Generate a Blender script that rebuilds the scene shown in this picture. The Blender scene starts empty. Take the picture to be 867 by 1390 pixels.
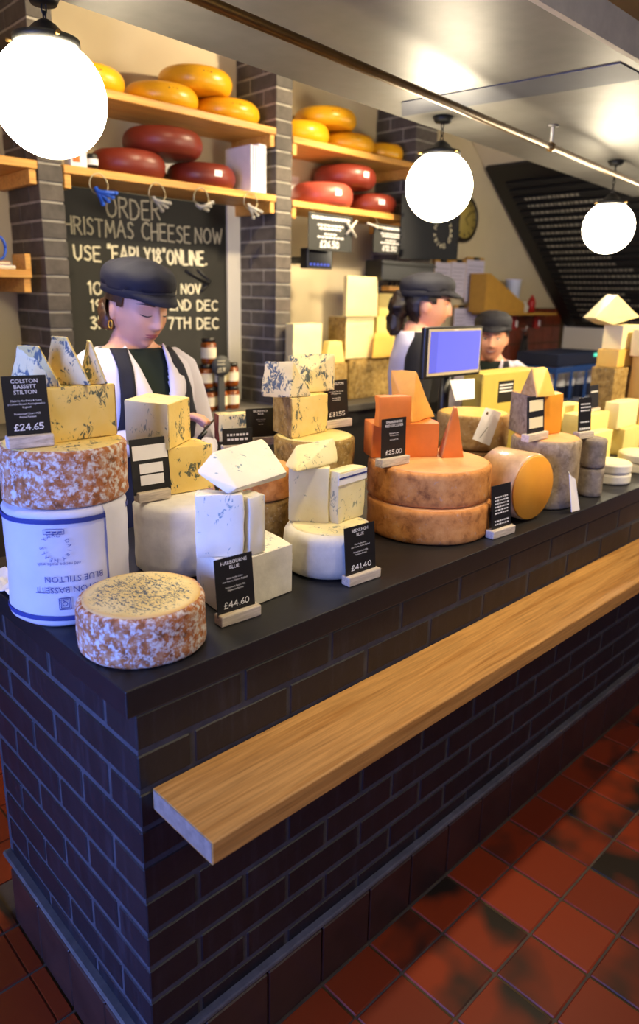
import bpy, bmesh, math, random
import numpy as np
from mathutils import Vector, Matrix, noise
from mathutils.bvhtree import BVHTree

random.seed(7)
S = bpy.context.scene
COL = S.collection

# ------------------------------------------------------------------ camera
CP = np.array([-.498, -.926, 1.543])
YAW, PIT, ROL = [math.radians(a) for a in (44.27, 15.17, 1.18)]
FPX, CX, CY = 964.7, 433.5, 663.65
FW = np.array([math.sin(YAW)*math.cos(PIT), math.cos(YAW)*math.cos(PIT), -math.sin(PIT)])
_rt = np.array([math.cos(YAW), -math.sin(YAW), 0.]); _up = np.cross(_rt, FW)
RT = math.cos(ROL)*_rt + math.sin(ROL)*_up
UP = -math.sin(ROL)*_rt + math.cos(ROL)*_up
cam_d = bpy.data.cameras.new('camera'); cam = bpy.data.objects.new('camera', cam_d); COL.objects.link(cam)
M = Matrix.Identity(4)
for i in range(3):
    M[i][0] = RT[i]; M[i][1] = UP[i]; M[i][2] = -FW[i]; M[i][3] = CP[i]
cam.matrix_world = M
cam_d.sensor_fit = 'AUTO'; cam_d.sensor_width = 36.0; cam_d.lens = FPX/1390*36
cam_d.shift_y = -(695-CY)/1390
cam_d.clip_start = .02
cam_d.dof.use_dof = True; cam_d.dof.focus_distance = 1.55; cam_d.dof.aperture_fstop = 2.7
S.camera = cam

# ------------------------------------------------------------------ world, light, exposure
S.view_settings.view_transform = 'Standard'; S.view_settings.look = 'None'
S.view_settings.gamma = 1; S.view_settings.use_curve_mapping = False
S.view_settings.exposure = 0.85
W = bpy.data.worlds.new('world'); S.world = W; W.use_nodes = True
W.node_tree.nodes['Background'].inputs[0].default_value = (.32, .45, 1, 1)
W.node_tree.nodes['Background'].inputs[1].default_value = .14
GLOBE_STRENGTH = 22.0
def area(name, loc, target, sx, sy, power, col):
    l = bpy.data.lights.new(name, 'AREA'); l.shape = 'RECTANGLE'; l.size = sx; l.size_y = sy
    l.energy = power; l.color = col
    o = bpy.data.objects.new(name, l); COL.objects.link(o); o.location = loc
    o.rotation_euler = (Vector(target)-Vector(loc)).to_track_quat('-Z', 'Y').to_euler(); return o
def spot(name, loc, target, power, angle, col=(1, .80, .5), r=.04, blend=.6):
    l = bpy.data.lights.new(name, 'SPOT'); l.energy = power; l.color = col; l.shadow_soft_size = r
    l.spot_size = math.radians(angle); l.spot_blend = blend
    o = bpy.data.objects.new(name, l); COL.objects.link(o); o.location = loc
    o.rotation_euler = (Vector(target)-Vector(loc)).to_track_quat('-Z', 'Y').to_euler(); return o
# daylight through the shop entrance at the left end of the room
area('entrance_daylight', (-3.6, -.1, 1.35), (0, .1, .9), 2.6, 2.3, 205, (.18, .30, 1.0))
# unseen fill spots added over the customer side and behind the hanging beam
for i, (p, t, e, a) in enumerate([((1.3, -1.3, 2.39), (1.2, .15, 1.0), 15, 80),
                                  ((.35, -.25, 2.39), (.25, .32, 1.0), 20, 75), ((1.15, -.25, 2.39), (1.05, .32, 1.0), 26, 75), ((2.0, -.25, 2.39), (1.75, .35, 1.05), 28, 75),
                                  ((3.0, -1.0, 2.39), (2.6, .4, 1.25), 170, 55),
                                  ((2.1, -.6, 2.39), (1.6, .40, 1.15), 38, 45),
                                  ((2.5, 1.2, 2.75), (1.55, 2.45, 1.9), 60, 100),
                                  ((2.9, 1.3, 2.75), (2.5, 2.25, 1.40), 110, 70),
                                  ((4.6, 1.3, 2.75), (4.5, 2.45, 1.7), 95, 95),
                                  ((1.3, 1.25, 2.75), (.55, 2.3, 1.9), 30, 90),
                                  ((1.35, 1.3, 2.75), (2.11, 2.5, 1.55), 60, 20)]):
    spot('fill_spot', p, t, e, a)

# ------------------------------------------------------------------ pixel helpers (867x1390 frame)
def ray(px, py): return FW + RT*(px-CX)/FPX - UP*(py-CY)/FPX
def pj(X):
    d = np.array(X, float)-CP; z = d@FW; return CX+FPX*(d@RT)/z, CY-FPX*(d@UP)/z
def dep(X): return float((np.array(X, float)-CP)@FW)
def PD(px, py, d): return Vector(CP+ray(px, py)*d)
def PZ(px, py, z): r = ray(px, py); return Vector(CP+r*((z-CP[2])/r[2]))
def PY(px, py, y): r = ray(px, py); return Vector(CP+r*((y-CP[1])/r[1]))
def PX(px, py, x): r = ray(px, py); return Vector(CP+r*((x-CP[0])/r[0]))
def zof(x, y, py):
    lo, hi = -.5, 3.5
    for _ in range(45):
        m = (lo+hi)/2
        if pj((x, y, m))[1] > py: lo = m
        else: hi = m
    return m

# ------------------------------------------------------------------ materials
def lin(h):
    h = h.lstrip('#'); c = [int(h[i:i+2], 16)/255 for i in (0, 2, 4)]
    return tuple((x/12.92 if x <= .04045 else ((x+.055)/1.055)**2.4) for x in c)+(1,)
def newmat(name):
    m = bpy.data.materials.new(name); m.use_nodes = True
    nt = m.node_tree; return m, nt, nt.nodes['Principled BSDF']
def nd(nt, t, **k):
    n = nt.nodes.new(t)
    for a, v in k.items(): setattr(n, a, v)
    return n
def coords(nt, scale=(1, 1, 1), rnd=True):
    tc = nd(nt, 'ShaderNodeTexCoord'); mp = nd(nt, 'ShaderNodeMapping'); mp.inputs['Scale'].default_value = scale
    nt.links.new(tc.outputs['Object'], mp.inputs[0])
    if rnd:
        oi = nd(nt, 'ShaderNodeObjectInfo'); ml = nd(nt, 'ShaderNodeMath', operation='MULTIPLY'); ml.inputs[1].default_value = 37.
        nt.links.new(oi.outputs['Random'], ml.inputs[0]); nt.links.new(ml.outputs[0], mp.inputs['Location'])
    return mp.outputs[0]
def nz(nt, vec, scale, detail=4, rough=.6, dist=0):
    n = nd(nt, 'ShaderNodeTexNoise'); n.inputs['Scale'].default_value = scale; n.inputs['Detail'].default_value = detail
    n.inputs['Roughness'].default_value = rough; n.inputs['Distortion'].default_value = dist
    nt.links.new(vec, n.inputs['Vector']); return n.outputs['Fac']
def ramp(nt, fac, stops):
    r = nd(nt, 'ShaderNodeValToRGB'); e = r.color_ramp.elements
    while len(e) < len(stops): e.new(.5)
    for el, (p, c) in zip(e, stops): el.position = p; el.color = c if len(c) == 4 else tuple(c)+(1,)
    nt.links.new(fac, r.inputs[0]); return r.outputs[0]
def mix(nt, fac, a, b):
    m = nd(nt, 'ShaderNodeMix', data_type='RGBA')
    for s, v in ((m.inputs[0], fac), (m.inputs[6], a), (m.inputs[7], b)):
        if isinstance(v, (tuple, float, int)): s.default_value = v
        else: nt.links.new(v, s)
    return m.outputs[2]
def bump(nt, b, h, strength=.3, dist=.002):
    n = nd(nt, 'ShaderNodeBump'); n.inputs['Strength'].default_value = strength; n.inputs['Distance'].default_value = dist
    nt.links.new(h, n.inputs['Height']); nt.links.new(n.outputs[0], b.inputs['Normal'])
def plain(name, col, rough=.6, metal=0., spec=.5, var=0, vs=20, bmp=0, bs=60, sss=0):
    m, nt, b = newmat(name); c = lin(col) if isinstance(col, str) else col
    b.inputs['Base Color'].default_value = c; b.inputs['Roughness'].default_value = rough
    b.inputs['Metallic'].default_value = metal; b.inputs['Specular IOR Level'].default_value = spec
    if var or bmp: v = coords(nt)
    if var:
        n = nz(nt, v, vs)
        nt.links.new(ramp(nt, n, [(.3, tuple(x*(1-var) for x in c[:3])), (.7, tuple(min(1, x*(1+var)) for x in c[:3]))]), b.inputs['Base Color'])
    if bmp: bump(nt, b, nz(nt, v, bs), bmp)
    if sss: b.inputs['Subsurface Weight'].default_value = sss; b.inputs['Subsurface Radius'].default_value = (.01, .005, .003)
    return m
def emit(name, col, s):
    m, nt, b = newmat(name); b.inputs['Base Color'].default_value = (.02, .02, .02, 1)
    b.inputs['Emission Color'].default_value = col; b.inputs['Emission Strength'].default_value = s; return m
def veined(name, base, base2, vein, scale=55, lo=.60, hi=.66, speck=None, rough=.55, band=None):
    """cut paste with blue mould veins: blotchy clusters of small dark streaks"""
    m, nt, b = newmat(name); v = coords(nt)
    base_c = ramp(nt, nz(nt, v, 9, 3), [(.35, lin(base)), (.65, lin(base2))])
    st = coords(nt, (1, 1, .6))
    f1 = nz(nt, st, scale, 3, .65, 1.2)
    f2 = nz(nt, v, scale*.28, 2, .5, .4)
    mul = nd(nt, 'ShaderNodeMath', operation='MULTIPLY'); nt.links.new(f1, mul.inputs[0])
    r2 = ramp(nt, f2, [(.38, (.72,)*3), (.62, (1.12,)*3)]); nt.links.new(r2, mul.inputs[1])
    k = ramp(nt, mul.outputs[0], [(lo, (0,)*3), (hi, (1,)*3)])
    nt.links.new(mix(nt, k, base_c, lin(vein)), b.inputs['Base Color'])
    b.inputs['Roughness'].default_value = rough
    b.inputs['Subsurface Weight'].default_value = .12; b.inputs['Subsurface Radius'].default_value = (.012, .008, .004)
    bump(nt, b, nz(nt, v, 140, 4), .25, .002); return m
def rind(name, c1, c2, c3, white, scale=28, wl=.5, wh=.58, bs=.6):
    m, nt, b = newmat(name); v = coords(nt)
    a = ramp(nt, nz(nt, v, scale, 5, .65, .3), [(.3, lin(c1)), (.48, lin(c2)), (.68, lin(c3))])
    w = ramp(nt, nz(nt, v, scale*1.7, 6, .72, .2), [(wl, (0,)*3), (wh, (1,)*3)])
    nt.links.new(mix(nt, w, a, lin(white)), b.inputs['Base Color'])
    b.inputs['Roughness'].default_value = .85; b.inputs['Specular IOR Level'].default_value = .2
    bump(nt, b, nz(nt, v, 110, 6, .7), bs, .004); return m
def wood(name, c1, c2, axis=0, scale=9, rough=.5):
    m, nt, b = newmat(name); sc = [14, 14, 14]; sc[axis] = .7
    v = coords(nt, tuple(sc))
    n1 = nz(nt, v, scale*.22, 5, .6, 1.0); n2 = nz(nt, v, scale*1.2, 4, .6, .2)
    c = ramp(nt, n1, [(.32, lin(c1)), (.5, lin(c2)), (.66, lin(c1))])
    d = ramp(nt, n2, [(.3, (.72,)*3), (.62, (1.08,)*3)])
    mm = nd(nt, 'ShaderNodeMix', data_type='RGBA', blend_type='MULTIPLY'); mm.inputs[0].default_value = 1
    nt.links.new(c, mm.inputs[6]); nt.links.new(d, mm.inputs[7]); nt.links.new(mm.outputs[2], b.inputs['Base Color'])
    b.inputs['Roughness'].default_value = rough; bump(nt, b, n2, .15, .001); return m
def brick_mat(name, cs, rough=.45, streak=False):
    m, nt, b = newmat(name); v = coords(nt)
    oi = nd(nt, 'ShaderNodeObjectInfo')
    a = ramp(nt, oi.outputs['Random'], [(i/(len(cs)-1), lin(c)) for i, c in enumerate(cs)])
    n = ramp(nt, nz(nt, v, 14, 5), [(.3, (.6,)*3), (.7, (1.25,)*3)])
    mm = nd(nt, 'ShaderNodeMix', data_type='RGBA', blend_type='MULTIPLY'); mm.inputs[0].default_value = 1
    nt.links.new(a, mm.inputs[6]); nt.links.new(n, mm.inputs[7]); out = mm.outputs[2]
    if streak:   # lime bloom running down the face
        tc = nd(nt, 'ShaderNodeTexCoord'); g = nd(nt, 'ShaderNodeNewGeometry'); mp = nd(nt, 'ShaderNodeMapping')
        mp.inputs['Scale'].default_value = (1, 1, .12); nt.links.new(g.outputs['Position'], mp.inputs[0])
        s = ramp(nt, nz(nt, mp.outputs[0], 34, 5, .7), [(.52, (0,)*3), (.8, (.35,)*3)])
        out = mix(nt, s, out, lin('#45464f'))
    nt.links.new(out, b.inputs['Base Color'])
    b.inputs['Roughness'].default_value = rough; bump(nt, b, nz(nt, v, 70, 5), .25, .002); return m

MT = {}
MT['brick'] = brick_mat('brick_blue', ['#100f13', '#161418', '#1a1517', '#0f1014', '#1d1818'], .5, True)
MT['mortar'] = plain('mortar', '#3c3a3e', .9, var=.3, vs=30, bmp=.4, bs=120)
MT['pier_brick'] = brick_mat('brick_grey', ['#47433f', '#524c47', '#5b534c', '#4c4742', '#5e544c'], .75)
MT['pier_mortar'] = plain('pier_mortar', '#9a9488', .9, var=.2)
MT['slab'] = plain('slab_black', '#17171a', .42, var=.2, vs=60, bmp=.05)
MT['oak'] = wood('oak', '#ae7836', '#c8944e', 0, 9, .48)
MT['oak_end'] = plain('oak_end_grain', '#8a7866', .7, var=.25, vs=60)
MT['pine'] = wood('pine', '#c98a3c', '#dca552', 0, 6, .5)
MT['sign_wood'] = wood('limed_wood', '#b8a995', '#d3c6b4', 0, 20, .7)
MT['black_card'] = plain('black_card', '#0d0d0f', .45)
MT['white_ink'] = plain('white_ink', '#e8e8e8', .6)
MT['chalk'] = plain('chalk', '#d9d2b8', .9, var=.15, vs=90)
MT['chalk_dim'] = plain('chalk_dim', '#b9b19a', .9, var=.2, vs=90)
MT['chalkboard'] = plain('chalkboard', '#24231f', .75, var=.25, vs=5)
MT['chalkboard_dark'] = plain('chalkboard_dark', '#141310', .6)
MT['wall'] = plain('wall_plaster', '#cdbfa0', .8, var=.04, vs=3)
MT['white_paint'] = plain('white_paint', '#e6e0d2', .6)
MT['steel'] = plain('steel_sheet', '#77746e', .48, .45, var=.12, vs=7, bmp=.06, bs=25)
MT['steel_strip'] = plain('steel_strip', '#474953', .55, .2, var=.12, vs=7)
MT['fascia'] = plain('fascia', '#b9b3a2', .6, .1, var=.1)
MT['ceil_dark'] = plain('ceiling_dark', '#1c1b12', .9, var=.3)
MT['brass'] = plain('brass_pipe', '#6f5428', .4, .8, var=.2)
MT['black_metal'] = plain('black_metal', '#141412', .5, .3)
MT['white_rod'] = plain('white_rod', '#c4bfb4', .5)
MT['globe'] = emit('globe_glow', (1, .86, .62, 1), GLOBE_STRENGTH)
MT['black_plastic'] = plain('black_plastic', '#101012', .4)
MT['beige_plastic'] = plain('beige_plastic', '#b3a98c', .5)
MT['screen'] = emit('screen_glow', (.16, .17, 1.0, 1), .62)
MT['screen_mark'] = emit('screen_mark', (.08, .1, .6, 1), .8)
MT['paper'] = plain('paper', '#e9e7ea', .8, var=.05)
MT['cream_label'] = plain('cream_label', '#d9cfae', .7)
# tiles
def tile_mat():
    m, nt, b = newmat('quarry_tile'); v = coords(nt); oi = nd(nt, 'ShaderNodeObjectInfo')
    a = ramp(nt, oi.outputs['Random'], [(0, lin('#6e2408')), (.5, lin('#8a300c')), (1, lin('#7a2a0a'))])
    n = ramp(nt, nz(nt, v, 6, 2, .5), [(.42, (0,)*3), (.64, (1,)*3)])
    th = nd(nt, 'ShaderNodeMath', operation='GREATER_THAN'); th.inputs[1].default_value = .45
    nt.links.new(oi.outputs['Random'], th.inputs[0])
    ml = nd(nt, 'ShaderNodeMath', operation='MULTIPLY'); nt.links.new(n, ml.inputs[0]); nt.links.new(th.outputs[0], ml.inputs[1])
    c = mix(nt, ml.outputs[0], a, lin('#231a0e'))
    nt.links.new(c, b.inputs['Base Color']); b.inputs['Roughness'].default_value = .38
    bump(nt, b, nz(nt, v, 40, 4), .12, .002); return m
MT['tile'] = tile_mat()
MT['skirt_tile'] = plain('skirting_tile', '#33201a', .4, var=.35, vs=9)
MT['grout'] = plain('grout', '#4a3c26', .9, var=.3)
MT['wall_tile'] = plain('wall_tile_red', '#7a3216', .4, var=.3, vs=12)
# cheeses
MT['stilton'] = veined('stilton_paste', '#e4c46a', '#eed488', '#565c4e', 95, .55, .62)
MT['stilton_dense'] = veined('stilton_paste_dense', '#e8d28c', '#f0dfa8', '#565f5c', 85, .50, .58)
MT['stilton_top'] = veined('stilton_cut_top', '#dfb54c', '#e6c366', '#44525e', 120, .50, .57)
def top_mat():
    m, nt, b = newmat('stilton_cut_disc'); tc = nd(nt, 'ShaderNodeTexCoord'); v = coords(nt, (1, 1, 1), False)
    sx = nd(nt, 'ShaderNodeSeparateXYZ'); nt.links.new(tc.outputs['Object'], sx.inputs[0]); cb_ = nd(nt, 'ShaderNodeCombineXYZ')
    nt.links.new(sx.outputs[0], cb_.inputs[0]); nt.links.new(sx.outputs[1], cb_.inputs[1])
    ln = nd(nt, 'ShaderNodeVectorMath', operation='LENGTH'); nt.links.new(cb_.outputs[0], ln.inputs[0])
    rad = ramp(nt, ln.outputs['Value'], [(.025, (1.0,)*3), (.075, (.95,)*3), (.105, (.72,)*3)])
    mp = nd(nt, 'ShaderNodeMapping'); mp.inputs['Scale'].default_value = (1, .55, 1); mp.inputs['Rotation'].default_value = (0, 0, .8); nt.links.new(tc.outputs['Object'], mp.inputs[0])
    f1 = nz(nt, mp.outputs[0], 165, 3, .6, 1.4); mul = nd(nt, 'ShaderNodeMath', operation='MULTIPLY'); nt.links.new(f1, mul.inputs[0]); nt.links.new(rad, mul.inputs[1])
    k = ramp(nt, mul.outputs[0], [(.49, (0,)*3), (.57, (1,)*3)])
    base = ramp(nt, nz(nt, v, 14, 3), [(.35, lin('#e8cd80')), (.65, lin('#f0dc9c'))])
    edge = ramp(nt, ln.outputs['Value'], [(.092, (0,)*3), (.104, (.8,)*3)])
    base = mix(nt, edge, base, lin('#dca85c'))
    nt.links.new(mix(nt, k, base, lin('#4a5560')), b.inputs['Base Color']); b.inputs['Roughness'].default_value = .55
    bump(nt, b, nz(nt, v, 140, 4), .25, .002); return m
MT['stilton_disc'] = top_mat()
MT['rind_blue'] = rind('rind_orange_mould', '#6a4a32', '#b06a38', '#c49a74', '#dcd7cf', 48, .48, .60)
MT['rind_brown'] = rind('rind_brown', '#6a5634', '#9a7c44', '#b89a5c', '#c8b890', 40, .58, .7)
MT['white_blue'] = veined('white_blue_paste', '#e2dcc8', '#ece6d4', '#7d98a0', 85, .62, .70)
MT['cream_blue'] = veined('cream_blue_paste', '#e0d29c', '#e8dcb0', '#8f927c', 85, .60, .70)
MT['rind_white'] = plain('rind_white', '#d6d0c0', .75, var=.14, vs=18, bmp=.3, bs=70)
MT['cloth'] = plain('muslin', '#f0ede8', .9, var=.1, vs=25, bmp=.3, bs=50)
MT['wrap'] = plain('printed_wrap', '#cbcad4', .65, var=.04, vs=14, bmp=.25, bs=22)
MT['blue_print'] = plain('blue_print', '#27357e', .7)
MT['leicester'] = plain('leicester_paste', '#d9762a', .5, var=.1, vs=14, bmp=.15, bs=60, sss=.1)
MT['leicester_pale'] = plain('leicester_pale', '#e0a24a', .45, var=.12, vs=16, bmp=.15, bs=60, sss=.1)
MT['leicester_rind'] = rind('leicester_rind', '#8a5630', '#c88648', '#d89a58', '#b99f88', 26, .6, .72, .35)
MT['leicester_top'] = plain('leicester_top', '#dca064', .7, var=.15, vs=16, bmp=.2)
MT['cheddar'] = plain('cheddar_paste', '#e8bb58', .5, var=.08, vs=12, bmp=.15, bs=60, sss=.1)
MT['cheddar_deep'] = plain('cheddar_face', '#dd962a', .5, var=.06, vs=12, bmp=.15, sss=.1)
MT['cloth_rind'] = rind('cloth_rind', '#6f5f4e', '#93826a', '#a8977e', '#b5a894', 34, .55, .75, .35)
MT['cloth_rind_tan'] = rind('cloth_rind_tan', '#8a6c46', '#a98a5c', '#b99a6c', '#c4b494', 30, .55, .75, .35)
MT['grey_rind'] = rind('grey_rind', '#6c645a', '#857a6c', '#94897a', '#a59c90', 40, .55, .75, .3)
MT['pale'] = plain('pale_paste', '#ead582', .5, var=.07, vs=12, bmp=.15, bs=60, sss=.1)
MT['pale_bright'] = plain('pale_paste_bright', '#f2e2a6', .5, var=.06, vs=12, bmp=.15, sss=.1)
MT['olive_paste'] = plain('olive_paste', '#bfa94e', .5, var=.08, vs=12, bmp=.15)
MT['gouda'] = plain('gouda_wax', '#e2a416', .32, var=.06, vs=6)
MT['gouda_mark'] = plain('gouda_mark', '#8a5a0c', .5)
MT['redwax'] = plain('red_wax', '#72281a', .4, var=.15, vs=8)
MT['redwax_light'] = plain('red_wax_light', '#a8493a', .4, var=.1, vs=8)
# people
MT['skin'] = plain('skin', '#e6ab8a', .5, var=.06, vs=12, sss=.15)
MT['skin_ruddy'] = plain('skin_ruddy', '#e6a482', .5, var=.08, vs=12, sss=.15)
MT['lips'] = plain('lips', '#b0605a', .4)
MT['hair'] = plain('hair_brown', '#4f3119', .45, var=.5, vs=60, bmp=.6, bs=90)
MT['hair_dark'] = plain('hair_dark', '#1f130d', .45, var=.5, vs=60, bmp=.6, bs=90)
MT['navy'] = plain('navy_cloth', '#0c0d20', .8, var=.15, vs=40, bmp=.2, bs=200)
MT['charcoal_cloth'] = plain('charcoal_cloth', '#1b1a22', .8, var=.15, vs=40)
MT['black_cloth'] = plain('black_cloth', '#111015', .85)
MT['coat'] = plain('white_coat', '#d8d4e4', .8, bmp=.25, bs=14)
MT['green_shirt'] = plain('green_shirt', '#10201a', .85)
MT['dark'] = plain('lash_dark', '#20140f', .6)
MT['eye'] = plain('eye_dark', '#2a1c14', .2)
MT['teeth'] = plain('teeth', '#e6dccb', .3)
MT['gold'] = plain('gold', '#c9a24a', .3, .9)
MT['blade'] = plain('blade', '#8f9094', .25, .9)
MT['blue_plastic'] = plain('blue_plastic', '#1f55c4', .4)
MT['bluecrate'] = plain('crate_blue', '#1d4f9c', .5)
MT['blue_dark'] = plain('navy_box', '#1a2440', .5)
MT['grey_plastic'] = plain('grey_plastic', '#9a978f', .5)
MT['wire'] = plain('wire', '#a79c80', .35, .8)
MT['amber'] = plain('chutney', '#7a3d10', .2, var=.6, vs=40)
MT['jar_lid'] = plain('jar_lid', '#15120e', .4)
MT['jar_label'] = plain('jar_label', '#d8ceb0', .7)
MT['ochre_box'] = plain('ochre_box', '#b98a34', .7, var=.08)
MT['red_cloth'] = plain('red_plastic', '#a31a14', .5)
MT['violet_paper'] = plain('violet_paper', '#cbc6e0', .8)
MT['clockface'] = plain('clock_face', '#a8964e', .6)
MT['clockrim'] = plain('clock_rim', '#1d150c', .4)
MT['teal_glow'] = emit('teal_led', (.1, .8, .5, 1), .9)
MT['tape'] = plain('film_wrap', '#c9a67c', .25, var=.25, vs=20, bmp=.4, bs=25)
MT['plate_grey'] = plain('grey_counter', '#6e6a64', .5, .2)
MT['glass_slate'] = plain('slate', '#3a3a38', .7)

# ------------------------------------------------------------------ object helpers
def props(o, label=None, cat=None, group=None, kind=None):
    if label: o['label'] = label
    if cat: o['category'] = cat
    if group: o['group'] = group
    if kind: o['kind'] = kind
    return o
def thing(name, label, cat, loc=(0, 0, 0), group=None, rz=0):
    o = bpy.data.objects.new(name, None); COL.objects.link(o); o.location = loc; o.rotation_euler[2] = rz
    o.empty_display_size = .05
    return props(o, label, cat, group)
def link_mesh(name, me, mat, parent=None, world=True, smooth=False):
    """me has world coordinates unless world=False (then parent-local)"""
    o = bpy.data.objects.new(name, me); COL.objects.link(o)
    if mat is not None and not me.materials: me.materials.append(MT[mat] if isinstance(mat, str) else mat)
    if smooth:
        for p in me.polygons: p.use_smooth = True
    if parent is not None:
        o.parent = parent
        if world:
            off = Vector((0, 0, 0)); q = parent
            while q is not None: off += q.location; q = q.parent
            me.transform(Matrix.Translation(-off))
    elif world:    # put the origin at the base centre
        v = [x.co for x in me.vertices]
        c = Vector(((min(a.x for a in v)+max(a.x for a in v))/2, (min(a.y for a in v)+max(a.y for a in v))/2, min(a.z for a in v)))
        me.transform(Matrix.Translation(-c)); o.location = c
    return o
def from_bm(bm, name):
    me = bpy.data.meshes.new(name); bmesh.ops.recalc_face_normals(bm, faces=bm.faces); bm.to_mesh(me); bm.free(); return me
def mesh_pd(name, vs, fs):
    me = bpy.data.meshes.new(name); me.from_pydata([tuple(v) for v in vs], [], fs); me.update(); return me
def box_me(name, lo, hi, bev=0, seg=1):
    bm = bmesh.new(); bmesh.ops.create_cube(bm, size=1)
    for v in bm.verts:
        for i in range(3): v.co[i] = lo[i] if v.co[i] < 0 else hi[i]
    if bev: bmesh.ops.bevel(bm, geom=bm.edges[:], offset=bev, segments=seg, affect='EDGES', profile=.5)
    return from_bm(bm, name)
def box(name, lo, hi, mat, parent=None, bev=0, seg=1): return link_mesh(name, box_me(name, lo, hi, bev, seg), mat, parent)
def obox_me(name, o, ax, ay, az, bev=0):
    """box from corner o with edge vectors"""
    o, ax, ay, az = map(Vector, (o, ax, ay, az)); bm = bmesh.new()
    pts = [o+ax*i+ay*j+az*k for i in (0, 1) for j in (0, 1) for k in (0, 1)]
    vs = [bm.verts.new(p) for p in pts]; bmesh.ops.convex_hull(bm, input=vs)
    bmesh.ops.dissolve_limit(bm, angle_limit=.02, verts=bm.verts[:], edges=bm.edges[:])
    if bev: bmesh.ops.bevel(bm, geom=bm.edges[:], offset=bev, segments=2, affect='EDGES', profile=.5)
    return from_bm(bm, name)
def obox(name, o, ax, ay, az, mat, parent=None, bev=0): return link_mesh(name, obox_me(name, o, ax, ay, az, bev), mat, parent)
def hull_me(name, pts, bev=.004, rough=0):
    bm = bmesh.new(); vs = [bm.verts.new(Vector(p)) for p in pts]
    r = bmesh.ops.convex_hull(bm, input=vs)
    bad = [v for v in bm.verts if not v.link_faces]
    bmesh.ops.delete(bm, geom=bad, context='VERTS')
    bmesh.ops.dissolve_limit(bm, angle_limit=.12, verts=bm.verts[:], edges=bm.edges[:])
    if bev: bmesh.ops.bevel(bm, geom=bm.edges[:], offset=bev, segments=2, affect='EDGES', profile=.6)
    if rough:
        bmesh.ops.triangulate(bm, faces=bm.faces[:])
        bmesh.ops.subdivide_edges(bm, edges=[e for e in bm.edges if e.calc_length() > .02], cuts=3, use_grid_fill=True)
        for v in bm.verts: v.co += noise.noise_vector(v.co*32)*rough+noise.noise_vector(v.co*90)*rough*.35
    me = from_bm(bm, name)
    if rough:
        for p in me.polygons: p.use_smooth = True
        me.set_sharp_from_angle(angle=.7)
    return me
def hull(name, pts, mat, parent=None, bev=.004, rough=0): return link_mesh(name, hull_me(name, pts, bev, rough), mat, parent)
def lathe_me(name, c, prof, seg=56, axis=None, wob=0, closed=True, smooth=True):
    """prof: [(r,h)...] around axis (default z) at c; first/last with r=0 close it"""
    bm = bmesh.new(); rows = []
    ax = Vector(axis).normalized() if axis is not None else Vector((0, 0, 1))
    q = Vector((0, 0, 1)).rotation_difference(ax); c = Vector(c)
    for r, h in prof:
        if r <= 1e-6: rows.append([bm.verts.new(c+q@Vector((0, 0, h)))]); continue
        row = []
        for i in range(seg):
            a = 2*math.pi*i/seg; rr = r
            p = Vector((rr*math.cos(a), rr*math.sin(a), h))
            if wob:
                w = noise.noise_vector((p+c)*14)*wob + noise.noise_vector((p+c)*50)*wob*.35
                p += Vector((w.x, w.y, w.z*.4 if .004 < h else 0))
            row.append(bm.verts.new(c+q@p))
        rows.append(row)
    for a, b in zip(rows, rows[1:]):
        n = max(len(a), len(b))
        for i in range(n):
            j = (i+1) % n
            if len(a) == 1 and len(b) == 1: continue
            if len(a) == 1: bm.faces.new((a[0], b[i], b[j]))
            elif len(b) == 1: bm.faces.new((a[i], a[j], b[0]))
            else: bm.faces.new((a[i], a[j], b[j], b[i]))
    if closed and len(rows[0]) > 1: bm.faces.new(rows[0])
    if closed and len(rows[-1]) > 1: bm.faces.new(rows[-1])
    me = from_bm(bm, name)
    if smooth:
        for p in me.polygons: p.use_smooth = len(p.vertices) <= 4
    return me
def lathe(name, c, prof, mat, parent=None, **k): return link_mesh(name, lathe_me(name, c, prof, **k), mat, parent)
def tube_me(name, pts, r, seg=8, closed_ends=True):
    bm = bmesh.new(); rows = []; pts = [Vector(p) for p in pts]; n = len(pts)
    rs = r if isinstance(r, (list, tuple)) else [r]*n
    ref = Vector((0, 0, 1))
    for i, p in enumerate(pts):
        d = (pts[min(i+1, n-1)]-pts[max(i-1, 0)]).normalized()
        if abs(d.dot(ref)) > .95: ref = Vector((1, 0, 0))
        x = d.cross(ref).normalized(); y = x.cross(d).normalized(); ref = y
        rows.append([bm.verts.new(p+(x*math.cos(2*math.pi*k/seg)+y*math.sin(2*math.pi*k/seg))*rs[i]) for k in range(seg)])
    for a, b in zip(rows, rows[1:]):
        for i in range(seg): bm.faces.new((a[i], a[(i+1) % seg], b[(i+1) % seg], b[i]))
    if closed_ends: bm.faces.new(rows[0]); bm.faces.new(rows[-1])
    me = from_bm(bm, name)
    for p in me.polygons: p.use_smooth = len(p.vertices) == 4
    return me
def tube(name, pts, r, mat, parent=None, seg=8): return link_mesh(name, tube_me(name, pts, r, seg), mat, parent)
def quad(name, a, b, c, d, mat, parent=None): return link_mesh(name, mesh_pd(name, [a, b, c, d], [(0, 1, 2, 3)]), mat, parent)
def copy_tree(o, parent=None):
    c = o.copy(); COL.objects.link(c); c.parent = parent
    for ch in [x for x in bpy.data.objects if x.parent == o]: copy_tree(ch, c)
    return c

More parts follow.
